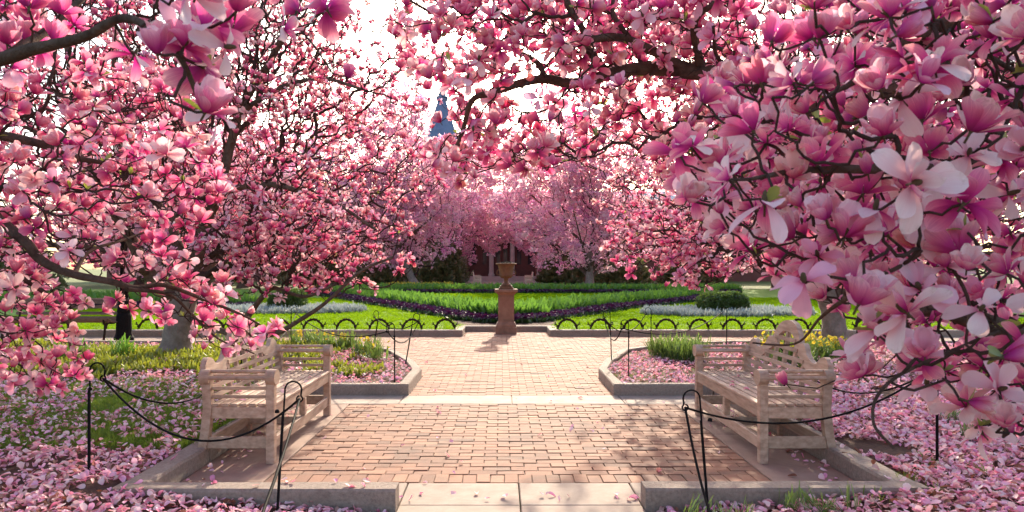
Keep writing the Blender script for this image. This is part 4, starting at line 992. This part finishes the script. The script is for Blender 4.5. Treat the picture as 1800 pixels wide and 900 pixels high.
pB = [thin(poly_cloud(nearB, 1.4, 2.1, 560, 41), 0.075), thin(poly_cloud(nearB, 2.1, 3.4, 800, 42), 0.085),
      clump(poly_cloud(topB, 4.0, 6.2, 2300, 43), 1.6, -0.12, 4, .15), clump(poly_cloud([(690, -420), (1320, -420), (1400, -20), (660, -20)], 3.6, 6.2, 380, 44), 1.2, 0.0, 5, .1),
      poly_cloud([(1900, -300), (2700, -300), (2700, 700), (1900, 700)], 2.0, 4.5, 420, 45), poly_cloud([(1320, -20), (1800, -20), (1800, 560), (1400, 520), (1250, 400)], 3.4, 5.2, 520, 46),
      poly_cloud([(1440, 590), (1520, 590), (1540, 680), (1450, 660)], 1.9, 2.2, 6, 47), poly_cloud([(1360, 640), (1420, 640), (1410, 700), (1370, 700)], 3.2, 3.4, 3, 48)]
pB = thin(gapcut(np.vstack(pB), 3), 0.075)
tree('magnolia_tree', 'magnolia bough of large close pink blossoms reaching over the path and the petal bed bench', trB, lbB, pB, 23, 300, True, .76, 0.0030, 0.30, 'bark', 1.12, jit=0.13, group='magnolia trees in bloom', petals=30, leaves=.12, sub=4, rmax=0.016, spur=0.45, pw=2.7)

# --- tree C: its trunk stands left of the path
C0 = np.array((-4.9, 4.3, 0.06))
trC = [([C0, (-4.85, 4.25, .7), (-4.7, 4.2, 1.3), (-4.6, 4.2, 1.7)], 0.24, 0.18)]
lbC = [([np.array((-4.65, 4.2, 1.5)), np.array((-3.7, 4.1, 1.85))] + PA((-60, 350, 4.1), (0, 388, 4.05), (45, 425, 4.0), (75, 458, 4.0), (130, 482, 4.0), (190, 495, 4.0), (240, 510, 4.1), (293, 507, 4.3), (350, 530, 4.6), (420, 560, 4.9), (470, 590, 5.2)), 0.055, 0.006),
       ([np.array((-4.6, 4.2, 1.6)), np.array((-3.4, 3.0, 2.05))] + PA((-140, 130, 2.2), (0, 106, 2.05), (50, 92, 2.0), (100, 80, 1.95), (150, 66, 1.85), (210, 42, 1.7), (265, 55, 1.5), (320, 110, 1.45), (345, 190, 1.5)), 0.036, 0.004),
       (PA((0, 106, 2.05), (90, 50, 2.3), (190, -30, 2.5), (330, -60, 2.6), (470, -10, 2.4)), 0.018, 0.006),
       ([np.array((-4.6, 4.2, 1.65)), np.array((-4.0, 4.4, 2.1))] + PA((-60, 225, 4.6), (0, 240, 4.6), (70, 255, 4.6), (130, 280, 4.7), (200, 290, 4.8), (250, 305, 5.0)), 0.07, 0.008),
       (PA((223, 508, 4.05), (300, 520, 4.3), (340, 560, 4.6), (380, 600, 4.9), (440, 625, 5.1)), 0.014, 0.005),
       ([np.array((-4.7, 4.2, 1.3)), np.array((-4.3, 5.0, 1.5))] + PA((-60, 470, 5.4), (40, 485, 5.4), (110, 540, 5.4), (120, 610, 5.4)), 0.06, 0.008),
       (PA((130, 482, 4.0), (160, 440, 4.3), (220, 420, 4.7), (290, 400, 5)), 0.015, 0.006),
       ([np.array((-4.6, 4.2, 1.7)), np.array((-3.9, 4.6, 2.8))] + PA((-20, 30, 4.8), (90, -20, 5), (220, -60, 5.2)), 0.08, 0.012)]
pC = [poly_cloud([(215, -30), (470, -30), (450, 60), (380, 100), (400, 200), (330, 200), (240, 130)], 1.3, 1.75, 30, 51), poly_cloud([(-80, -20), (160, -20), (110, 110), (-80, 160)], 2.0, 2.8, 26, 52), poly_cloud([(450, -60), (600, -60), (570, 60), (470, 50)], 1.9, 2.5, 12, 53),
      poly_cloud([(585, 100), (650, 110), (640, 160), (590, 150)], 2.5, 3.0, 2, 49),
      clump(poly_cloud([(-120, 60), (330, 140), (400, 330), (300, 470), (170, 470), (-120, 560)], 3.7, 6.0, 800, 54), 1.5, -.15, 7, .2), poly_cloud([(-100, 470), (60, 480), (150, 530), (160, 660), (110, 690), (-100, 660)], 4.6, 6.2, 230, 55),
      poly_cloud([(190, 470), (330, 460), (400, 520), (490, 575), (470, 610), (390, 620), (300, 570), (200, 540)], 4.2, 5.5, 75, 56), clump(poly_cloud([(-700, -300), (-120, -300), (-120, 560), (-700, 560)], 3.4, 6.5, 520, 57), 1.2, -.1, 8, .2), clump(poly_cloud([(-120, -350), (560, -350), (480, 0), (-120, 40)], 3.0, 6.0, 360, 58), 1.2, -.1, 9, .1)]
pC = thin(gapcut(np.vstack(pC), 4), 0.075)
tree('magnolia_tree', 'magnolia with low limbs of pink blossom crossing over the lawn and the lawn side bench', trC, lbC, pC, 24, 300, True, .76, 0.0030, 0.30, 'bark', 1.2, jit=0.13, group='magnolia trees in bloom', petals=10, leaves=.12, sub=4, rmax=0.016, spur=0.45, pw=2.7)

# --- the far rows by the castle
FAR = [(-6.6, 57, 'bark_pale', -1.5, 'far magnolia with a leaning pale trunk beside the castle path'), (6.4, 55, 'bark_pale', 0.0, 'far magnolia with a pale forked trunk beside the castle path'), (-18, 52, 'bark', 0.5, 'far pink magnolia behind the clipped shrub, one of two seen through the lawn tree'),
       (19, 52, 'bark', -0.5, 'far pink magnolia behind the silver leaved bed'), (-29, 60, 'bark', 0.5, 'far pink magnolia beyond the lamp post'), (30, 60, 'bark', 0.3, 'far pink magnolia at the end of the castle wing'), (-6.5, 68, 'bark', 2.0, 'far pale magnolia close to the castle wall behind the leaning trunk'), (7.0, 67, 'bark', -2.2, 'far pale magnolia close to the castle wing behind the forked trunk'),
       (-15, 34, 'bark', .4, 'middle distance magnolia beyond the flower borders, lamp post side'), (17, 35, 'bark', .4, 'middle distance magnolia beyond the flower borders, clipped box side')]
for i, (x, y, bk, lean, lab) in enumerate(FAR):
    b0 = np.array((x, y, 0.05)); hgt = (1.45 if i in (0, 1) else 1.3 if i in (6, 7) else 1.12) + 0.12 * math.sin(i * 2.3 + 1); t1 = b0 + np.array((lean * .6, 0, 2.0)); t2 = b0 + np.array((lean, 0, 3.0))
    lm = []; rr = random.Random(i)
    for q in range(7):
        a = q * 6.283 / 7 + rr.random(); st = b0 + (t2 - b0) * rr.uniform(.35, 1.0)
        if i == 1 and q < 3: st = b0 + np.array((0, 0, .6))
        e = st + np.array((math.cos(a) * 2.2, math.sin(a) * 2.2, 2.0)); e2 = e + np.array((math.cos(a) * 2.4, math.sin(a) * 2.4, 1.6 + rr.random() * 1.5)); lm.append(([st, (st + e) / 2 + np.array((0, 0, .1)), e, e2], .17, .04))
    c = b0 + np.array((lean * 1.4, 0, 5.6 * hgt)); s_ = 0.62 if y < 40 else 1.0
    p = np.vstack([ell(c, (7.4, 3.4, 5.2 * hgt), 3600 if i in (6, 7) else 6000, 60 + i, 0.5, 1.3), ell(c - np.array((0, 0, 2.6)), (6.6, 3.4, 2.0), 600, 90 + i, .5, 1.2)]); p = p[(np.abs(p[:, 0]) > 2.6) | (p[:, 2] > 3.3 + .5 * np.sin(p[:, 0] * 2))]
    if y < 40:
        p = b0 + (p - b0) * np.array((.72, .72, .72)); p = p[p[:, 2] > 1.2]; lm = [([b0 + (q - b0) * .72 for q in pl], ra, rb) for pl, ra, rb in lm]
    p = thin(clump(p, 0.42, -0.06, 10 + i, .25), 0.24); gx, gy = proj(p); p = p[~in_poly(gx, gy, GAPS[2])]
    tree('magnolia_tree', lab, [([b0, (b0 + t1) / 2, t1, t2], .30, .22)], lm, p, 100 + i, 0, False, 1.4 if y > 40 else 1.0, 0.009, 0.3, bk, 1.5, far=True, group='far magnolia trees', leaves=0, sub=2, rmax=.10)

# ------------------------------------------------------------------ what grows and lies on the ground
def blades(n_, h, spread, w_, m, seed, lean=.5, curl=.5, nv=3, nu=1, hv=.35):
    r_ = random.Random(seed); V = []; F = []; UV = []
    for q in range(n_):
        v, f, uv = tepal(h * r_.uniform(1 - hv, 1 + hv), w_, r_.uniform(.02, lean), r_.uniform(0, curl), 0, .25 if nu > 1 else 0, nu, nv, .001)
        v = rz_(v, r_.uniform(0, 6.28)) + np.array((r_.gauss(0, spread), r_.gauss(0, spread), 0)); k_ = len(V); V += v.tolist(); F += [[i + k_ for i in z] for z in f]; UV += uv
    return mesh('blades', V, F, m, UV, False)
def blossom_tuft(n_, h, spread, r0, mf, ml, seed):
    """low plant with small round flowers over leaves"""
    r_ = random.Random(seed); V = []; F = []; UV = []; MI = []
    for q in range(n_ * 2):
        v, f, uv = tepal(h * r_.uniform(.6, 1), .022, r_.uniform(.2, 1.1), r_.uniform(0, .5), 0, .2, 1, 2, .001); v = rz_(v, r_.uniform(0, 6.28)) + np.array((r_.gauss(0, spread), r_.gauss(0, spread), 0))
        k_ = len(V); V += v.tolist(); F += [[i + k_ for i in z] for z in f]; UV += uv; MI += [1] * len(f)
    for q in range(n_):
        c = np.array((r_.gauss(0, spread), r_.gauss(0, spread), h * r_.uniform(.75, 1.15))); tl = r_.uniform(.3, 1.3); az = r_.uniform(0, 6.28)
        nrm = np.array((math.sin(tl) * math.cos(az), math.sin(tl) * math.sin(az), math.cos(tl))); u = np.cross(nrm, (0, 0, 1)); u /= np.linalg.norm(u) + 1e-6; v2 = np.cross(nrm, u)
        k_ = len(V); V.append(c.tolist()); UV.append((0, 0))
        for e in range(5): a = e * 6.283 / 5; V.append((c + r0 * r_.uniform(.8, 1.2) * (math.cos(a) * u + math.sin(a) * v2) + nrm * .006).tolist()); UV.append((0, 1))
        for e in range(5): F.append([k_, k_ + 1 + e, k_ + 1 + (e + 1) % 5]); MI.append(0)
    me = mesh('tuft', V, F, [mf, ml], UV); me.polygons.foreach_set('material_index', MI); return me
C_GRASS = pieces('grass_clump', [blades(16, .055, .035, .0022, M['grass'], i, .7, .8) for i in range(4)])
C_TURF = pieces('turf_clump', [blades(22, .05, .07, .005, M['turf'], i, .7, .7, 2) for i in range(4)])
C_TULIP = pieces('tulip_plant', [blades(5, .34, .035, .030, M['tulip'], i, .45, .4, 4, 2) for i in range(5)])
C_PANSY = pieces('pansy_plant', [blossom_tuft(9, .15, .06, .032, M['pansy'], M['pansyleaf'], i) for i in range(5)])
C_SILVER = pieces('silver_plant', [blades(22, .14, .05, .014, M['silver'], i, 1.2, .5, 2) for i in range(4)])
C_COVER = pieces('cover_plant', [blades(14, .09, .05, .016, M['cover'], i, 1.2, .4, 2) for i in range(5)])
C_DAFF = pieces('daffodil_shoot', [blades(9, .27, .03, .007, M['daff'], i, .4, .6, 4) for i in range(4)])
C_STRAP = pieces('strap_plant', [blades(14, .30, .04, .012, M['tulip'], i, .8, 1.0, 4) for i in range(2)])
C_HEDGE = pieces('hedge_sprig', [blades(14, .06, .022, .011, M['hedge'], i, 1.3, .4, 2) for i in range(4)])
C_SHRUB = pieces('shrub_sprig', [blades(16, .30, .12, .05, M['shrub'], i, 1.3, .4, 2) for i in range(4)])
C_YEL = pieces('yellow_bloom', [blossom_tuft(2, .26, .03, .028, M['yellow'], M['daff'], i) for i in range(3)])
def fallen_me(seed):
    r_ = random.Random(seed); v, f, uv = tepal(.080 * r_.uniform(.75, 1.1), .026 * r_.uniform(.85, 1.2), 1.57 - r_.uniform(.0, .6), r_.uniform(-.6, 1.6), r_.uniform(-.6, .6), r_.uniform(-.2, .8), 3, 5, 0, r_.gauss(0, .2), .1, seed)
    return mesh('fallen_petal', v - np.array((.04, 0, 0)), f, M['fallen'], uv, True)
C_FALL = pieces('fallen_petal', [fallen_me(i) for i in range(9)])
def upright(n_, r_, t=.12): return np.stack([r_.normal(0, t, n_), r_.normal(0, t, n_), r_.uniform(0, 6.28, n_)], 1)
def ground_scatter(name, q, zf, coll, scl, label, cat, seed, tilt=.12, dz=0.0, tint=None):
    r_ = np.random.default_rng(seed); n_ = len(q); z = np.array([zf(x, y) for x, y in q]) + dz
    o = scatter(name, np.c_[q, z], coll, upright(n_, r_, tilt), r_.uniform(scl[0], scl[1], n_), tint); tag(o, label, cat); return o
def nmask(q, s, lo, off): return np.array([noise.noise((x * s + off, y * s, off)) for x, y in q]) > lo
def tz(zf): return lambda x, y: zf(x, y) + 0.02 * noise.noise((x * 1.3, y * 1.3, 3.0))
zR = lambda x, y: z_front(x, y) if y < 4.8 else z_side(x, y)

q = pts_in([(-2.52, 5.8), (-2.52, 9.3), (-11, 9.3), (-9, 5.95), (-6, 5.95), (-4, 5.75)], 13000, 201)
ground_scatter('lawn_grass', q, tz(z_side), C_GRASS, (.7, 1.3), 'short shaded grass of the lawn strewn with petals', 'grass', 1)
q = pts_in(rightP[1:8] + [(4.2, 13.9), (9, 13.9), (9, 4)], 1500, 202); q = q[nmask(q, 1.1, .22, 4.0)]
ground_scatter('sparse_grass', q, tz(zR), C_GRASS, (.8, 1.6), 'sparse grass tufts poking through the petal bed', 'grass', 2)
# fallen petals
def petals(name, q, zf, label, seed, pile=.02, scl=(.38, .88)):
    r_ = np.random.default_rng(seed); n_ = len(q); z = np.array([zf(x, y) for x, y in q]) + .006 + r_.random(n_) * pile
    o = scatter(name, np.c_[q, z], C_FALL, np.stack([r_.normal(0, .30, n_), r_.normal(0, .30, n_), r_.uniform(0, 6.28, n_)], 1), r_.uniform(scl[0], scl[1], n_)); return tag(o, label, 'petals')
q = pts_in([(-.82, 2.5), (-.82, 4.64), (-2.55, 4.64), (-2.55, 5.75), (-4, 5.7), (-6, 5.9), (-9, 5.9), (-7, 2.5)], 18000, 211); q = q[nmask(q, 1.7, -.32, 1.0)]
petals('fallen_petals', q, tz(zf_frontL), 'thick drift of fallen pink petals on mulch before the lawn', 1, .03)
q = pts_in([(-2.58, 5.7), (-2.58, 9.2), (-11, 9.2), (-9, 5.9), (-6, 5.9), (-4, 5.7)], 8500, 212); q = q[nmask(q, 1.6, -.35, 2.0)]
petals('fallen_petals', q, tz(lambda x, y: .115), 'pink petals scattered over the grassy lawn', 2, .03)
q = pts_in([(-2.5, 9.2), (-2.5, 8.95), (-1.34, 8.95), (-1.34, 10.2), (-1.55, 11.1), (-2.1, 12.4), (-3.1, 13.5), (-10, 13.8), (-13, 9.2)], 9500, 213); q = q[nmask(q, .8, -.25, 3.0)]
petals('fallen_petals', q, tz(lambda x, y: .10), 'pink petals under the daffodils and yellow ground cover', 3, .03)
q = np.vstack([pts_in([(.82, 2.0), (.82, 4.63), (2.6, 4.63), (2.6, 8.9), (6.5, 8.9), (5, 2.0)], 30000, 214), pts_in([(1.34, 8.9), (1.34, 10.2), (1.55, 11.1), (2.1, 12.4), (3.1, 13.5), (10, 13.9), (9, 8.9)], 12000, 215)]); q = q[nmask(q, 1.3, -.42, 5.0)]
petals('fallen_petals', q, tz(zR), 'deep pink carpet of fallen petals over the mulch bed behind the bench', 4, .035)
q = np.vstack([pts_in([(-2.3, 4.9), (2.3, 4.9), (2.3, 8.7), (-2.3, 8.7)], 46, 216), pts_in([(-2.34, 4.85), (-2.15, 4.85), (-2.15, 8.2), (-2.34, 8.2)], 45, 231), pts_in([(2.34, 4.85), (2.15, 4.85), (2.15, 8.2), (2.34, 8.2)], 60, 232), pts_in([(-2.3, 4.83), (2.3, 4.83), (2.3, 4.98), (-2.3, 4.98)], 40, 233), pts_in([(-1.1, 9), (1.1, 9), (4, 16), (-4, 16)], 60, 217)])
petals('fallen_petals', q, lambda x, y: 0.0, 'few stray petals on the brick paving', 5, .002, (.35, .8))
q = np.vstack([pts_in([(s * 2.38, 4.7), (s * 2.53, 4.7), (s * 2.53, 8.7), (s * 2.38, 8.7)], 24, 218 + s) for s in (-1, 1)] + [pts_in([(-2.5, 4.64), (-.8, 4.64), (-.8, 4.79), (-2.5, 4.79)], 12, 220)])
petals('fallen_petals', q, lambda x, y: KZ, 'stray petals lying on top of the granite kerbs', 6, .002, (.5, .9))

q = np.vstack([pts_in([(s * 1.88, 5.8), (s * 2.3, 5.8), (s * 2.3, 7.5), (s * 1.88, 7.5)], 9, 240 + s) for s in (-1, 1)])
petals('fallen_petals', q, lambda x, y: 0.458, 'stray petals lying on the bench seats', 7, .001, (.5, .8))

# low plants of the two inner beds
q = pts_in([(-3.3, 9.3), (-10, 9.3), (-12, 13.7), (-3.6, 13.7), (-2.6, 12.8)], 3600, 221); q = q[nmask(q, .7, -.02, 6.0)]
ground_scatter('ground_cover', q, z_side, C_COVER, (.7, 1.5), 'yellow green ground cover round the thick magnolia trunk', 'ground cover', 3)
q = pts_in([(-1.6, 9.4), (-2.6, 9.4), (-3.4, 13.4), (-2.2, 12.2)], 420, 222); q = q[nmask(q, 1.2, .05, 7.0)]
ground_scatter('ground_cover', q, z_side, C_COVER, (.6, 1.2), 'yellow green patches among petals in the daffodil bed corner', 'ground cover', 4)
def clumpset(name, coll, cx_, cy, rx, ry, n_, seed, label, cat, scl=(.8, 1.2), tilt=.15, group=None, z=.085):
    r_ = np.random.default_rng(seed); a = r_.uniform(0, 6.28, n_); t = np.sqrt(r_.random(n_)); p = np.c_[t * np.cos(a) * rx, t * np.sin(a) * ry, np.zeros(n_)]
    root = empty(name, (cx_, cy, z)); tag(root, label, cat, group)
    scatter('shoots', p, coll, upright(n_, r_, tilt), r_.uniform(scl[0], scl[1], n_), None, None, root); return root
clumpset('shoot_clump', C_DAFF, 2.62, 11.6, .42, .45, 120, 1, 'dense clump of upright green shoots beside the petal bed bench', 'plant')
for i, (x, y, rx, n_) in enumerate(((-2.3, 12.0, .28, 18), (-2.9, 12.9, .35, 26), (-3.6, 13.3, .4, 26), (-4.6, 13.4, .5, 30), (-2.0, 11.3, .15, 7))):
    c = clumpset('daffodil_clump', C_DAFF, x, y, rx, rx * .8, n_, 10 + i, 'yellow flecked daffodil clump at the back edge of the bed behind the bench', 'plant', (.7, 1.15), group='daffodil clumps by the plaza kerb')
    r_ = np.random.default_rng(i); m_ = n_ // 2; p = np.c_[r_.normal(0, rx * .5, m_), r_.normal(0, rx * .4, m_), np.zeros(m_)]
    scatter('flowers', p, C_YEL, upright(m_, r_), r_.uniform(.7, 1.1, m_), None, None, c)
for i, (x, y) in enumerate(((4.4, 12.2), (4.9, 12.8), (5.0, 11.6), (4.2, 11.2))):
    c = clumpset('daffodil_clump', C_DAFF, x, y, .35, .3, 26, 20 + i, 'yellow daffodil clump behind the arched back of the petal bed bench', 'plant', (.8, 1.2), group='daffodil clumps behind the petal bed bench')
    r_ = np.random.default_rng(40 + i); p = np.c_[r_.normal(0, .22, 30), r_.normal(0, .2, 30), np.zeros(30)]
    scatter('flowers', p, C_YEL, upright(30, r_), r_.uniform(.8, 1.2, 30), None, None, c)
for i, (x, y, lab) in enumerate(((-6.1, 11.8, 'dark green strappy plant beside the thick magnolia trunk'), (-6.6, 11.2, 'dark green strappy plant on the ground cover toward the lamp post'))):
    clumpset('strap_plant', C_STRAP, x, y, .18, .15, 7, 30 + i, lab, 'plant', (.8, 1.1), .2)
for i, (x, y, n_, lab) in enumerate(((1.15, 4.4, 14, 'grass tuft at the foot of the leaning hook post'), (1.75, 4.45, 20, 'grass tuft against the front kerb before the petal bed bench'), (4.1, 6.9, 9, 'upright green tuft in the deep petals'), (3.8, 6.2, 8, 'small green tuft by the hook post in deep petals'))):
    clumpset('grass_tuft', C_DAFF, x, y, .25, .12, n_, 50 + i, lab, 'plant', (.3, .6), .4, z=gz(x, y))

# parterre: clipped turf, pansy and tulip borders, silver beds, box shrubs
arc = spline([(-10.5, 40), (-8.2, 35.0), (-6.4, 30.8), (-4.9, 27.6), (-3.5, 24.6), (-1.7, 20.6), (-.7, 18.9), (0, 18.5), (.7, 18.8), (1.9, 20.5), (4.1, 24.6), (6.2, 27.8), (8.2, 30.8), (10.0, 34.5), (12.5, 40)], 10)
seg = np.linalg.norm(np.diff(arc, axis=0), axis=1); cum = np.r_[0, np.cumsum(seg)]
def along(n_, w0, w1, seed):
    r_ = np.random.default_rng(seed); s_ = r_.random(n_) * cum[-1]; i = np.clip(np.searchsorted(cum, s_) - 1, 0, len(seg) - 1); f = (s_ - cum[i]) / seg[i]
    p = arc[i] + (arc[i + 1] - arc[i]) * f[:, None]; t = (arc[i + 1] - arc[i]) / seg[i][:, None]; nn = np.c_[-t[:, 1], t[:, 0]]; nn *= np.sign(nn[:, 1])[:, None]
    return p + nn * (w0 + (w1 - w0) * r_.random(n_))[:, None]
zP = lambda x, y: ZP
ground_scatter('pansy_border', along(2000, 0.0, .75, 301), zP, C_PANSY, (.8, 1.25), 'dark purple pansy border curving round the inner lawn', 'flower border', 5)
ground_scatter('tulip_border', along(2300, .8, 2.3, 302), zP, C_TULIP, (.85, 1.25), 'band of upright green tulip leaves behind the purple pansies', 'flower border', 6)
q = pts_in([(-7.5, 39.4), (12.5, 39.4), (12.5, 40.2), (-7.5, 40.2)], 1100, 303); ground_scatter('pansy_border', q, zP, C_PANSY, (.9, 1.4), 'far straight purple pansy border across the inner lawn', 'flower border', 7)
q = pts_in([(-8, 40.3), (13, 40.3), (13, 43.5), (-8, 43.5)], 2200, 304); ground_scatter('tulip_border', q, zP, C_TULIP, (.9, 1.35), 'far band of green tulip leaves before the distant benches', 'flower border', 8)
q = pts_in([(-24, 26), (-8.5, 26), (-11, 31), (-24, 31)], 1300, 305); ground_scatter('tulip_border', q, zP, C_TULIP, (.9, 1.3), 'green tulip leaves seen behind the lamp post', 'flower border', 9)
q = pts_in([(-24, 25.1), (-8.5, 25.1), (-8.5, 26), (-24, 26)], 700, 306); ground_scatter('pansy_border', q, zP, C_PANSY, (.9, 1.3), 'purple pansies seen behind the lamp post', 'flower border', 10)
q = pts_in([(-7.5, 44), (-3.4, 44), (-3.4, 52), (-7.5, 52)], 420, 307); ground_scatter('pale_tulips', q, zP, C_YEL, (1.0, 1.6), 'pale yellow flowers beyond the far tulip band', 'flower border', 11)
lawn_poly = [(-14, 16.6), (14, 16.6), (14, 34), (-14, 34)]
q = pts_in(lawn_poly, 30000, 311); q = q[~((np.abs(q[:, 0]) < 1.05) & (q[:, 1] < 17.8))]
below = q[:, 1] < np.interp(q[:, 0], arc[:, 0], arc[:, 1]) - .15; tri = in_poly(q[:, 0], q[:, 1], [(-1.05, 17.5), (1.05, 17.5), (1.5, 19.8), (0, 19), (-1.5, 19.8)])
SB = [(-6.7, 23.6, 2.3, 1.5), (6.6, 22.4, 2.5, 1.55)]
sil = np.zeros(len(q), bool)
for cx_, cy, rx, ry in SB: sil |= ((q[:, 0] - cx_) / rx) ** 2 + ((q[:, 1] - cy) / ry) ** 2 < 1
q = q[~tri & ~sil & (below | (q[:, 1] > np.interp(q[:, 0], arc[:, 0], arc[:, 1]) + 2.6))]
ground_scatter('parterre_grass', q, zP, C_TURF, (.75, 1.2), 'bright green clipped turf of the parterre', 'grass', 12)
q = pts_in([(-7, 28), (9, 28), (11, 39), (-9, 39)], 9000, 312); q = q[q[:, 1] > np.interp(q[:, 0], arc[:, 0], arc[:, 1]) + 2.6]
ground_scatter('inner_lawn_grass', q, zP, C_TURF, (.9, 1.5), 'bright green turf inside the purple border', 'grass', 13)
for i, (cx_, cy, rx, ry) in enumerate(SB):
    r_ = np.random.default_rng(320 + i); a = r_.uniform(0, 6.28, 900); t = np.sqrt(r_.uniform(.12, 1, 900)); q = np.c_[cx_ + t * rx * np.cos(a), cy + t * ry * np.sin(a)]
    ground_scatter('silver_bed', q, zP, C_SILVER, (.6, 1.6), 'silver leaved edging plants round the clipped shrub ' + ('toward the thick trunk' if i == 0 else 'toward the blossom bough'), 'flower bed', 14 + i)
def box_shrub(x, y, wx, wy, h, label, seed):
    root = empty('clipped_shrub', (x, y, ZP)); tag(root, label, 'shrub', 'clipped box shrubs'); r_ = np.random.default_rng(seed)
    v = r_.normal(0, 1, (1500, 3)); v /= (np.abs(v) ** 5).sum(1)[:, None] ** .2; v[:, 2] = np.abs(v[:, 2]) * 1.0
    p = v * np.array((wx / 2, wy / 2, h)) * (1 + .04 * r_.normal(0, 1, (1500, 1)))
    scatter('foliage', p, C_HEDGE, np.stack([r_.normal(0, .6, 1500), r_.normal(0, .6, 1500), r_.uniform(0, 6.28, 1500)], 1), r_.uniform(.8, 1.4, 1500), None, None, root)
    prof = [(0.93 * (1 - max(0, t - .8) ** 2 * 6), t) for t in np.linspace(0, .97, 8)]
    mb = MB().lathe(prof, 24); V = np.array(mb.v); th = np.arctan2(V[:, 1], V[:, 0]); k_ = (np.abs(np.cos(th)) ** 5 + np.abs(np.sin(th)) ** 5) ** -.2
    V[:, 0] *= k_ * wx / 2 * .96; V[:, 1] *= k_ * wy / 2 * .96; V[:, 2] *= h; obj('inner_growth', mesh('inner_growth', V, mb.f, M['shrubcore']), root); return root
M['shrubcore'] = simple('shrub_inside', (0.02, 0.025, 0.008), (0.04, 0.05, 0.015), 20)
box_shrub(6.55, 22.6, 1.3, 1.2, .58, 'clipped box shrub ringed by silver leaves, toward the blossom bough', 1)
box_shrub(-6.9, 23.9, 1.0, 1.0, .60, 'clipped box shrub ringed by silver leaves, behind the low trunk limb', 2)
def far_shrub(x, y, r, h, label, seed):
    root = empty('shrub', (x, y, .08)); tag(root, label, 'shrub', 'dark shrubs before the castle'); r_ = np.random.default_rng(seed); n_ = 520
    v = r_.normal(0, 1, (n_, 3)); v /= np.linalg.norm(v, axis=1)[:, None]; v[:, 2] = np.abs(v[:, 2]); p = v * np.array((r, r * .8, h)) * r_.uniform(.6, 1.05, (n_, 1)); p[:, 2] = np.maximum(p[:, 2], .1)
    scatter('foliage', p, C_SHRUB, np.stack([r_.normal(0, .6, n_), r_.normal(0, .6, n_), r_.uniform(0, 6.28, n_)], 1), r_.uniform(.8, 1.5, n_), None, None, root)
    MB().tube([(0, 0, -.1), (.05, 0, h * .6)], [.12, .04], 6).obj('stem', M['bark'], root)
for i, (x, y, r, h, lab) in enumerate(((-5.2, 66, 2.2, 3.6, 'dark shrub between the far benches and the leaning trunk'), (-10, 62, 3.0, 2.8, 'broad dark shrub behind the leaning pale trunk'), (-16, 64, 3.2, 3.0, 'dark shrub before the castle beyond the leaning trunk'), (5.2, 66, 2.0, 2.6, 'dark shrub between the doors and the forked trunk'),
                                      (9.6, 60, 2.2, 2.2, 'loose brownish shrub just beyond the forked trunk'), (16, 63, 3.0, 2.6, 'dark shrub before the castle wing'), (-24, 58, 3.4, 3.0, 'dark shrub far beyond the lamp post'), (25, 58, 3.2, 3.0, 'dark shrub far behind the clipped box'), (-34, 50, 4.5, 3.8, 'tall dark shrub at the castle end beyond the scroll bench'), (-42, 58, 5, 4.5, 'tallest dark shrub past the castle corner beyond the scroll bench'))):
    far_shrub(x, y, r, h, lab, 70 + i)
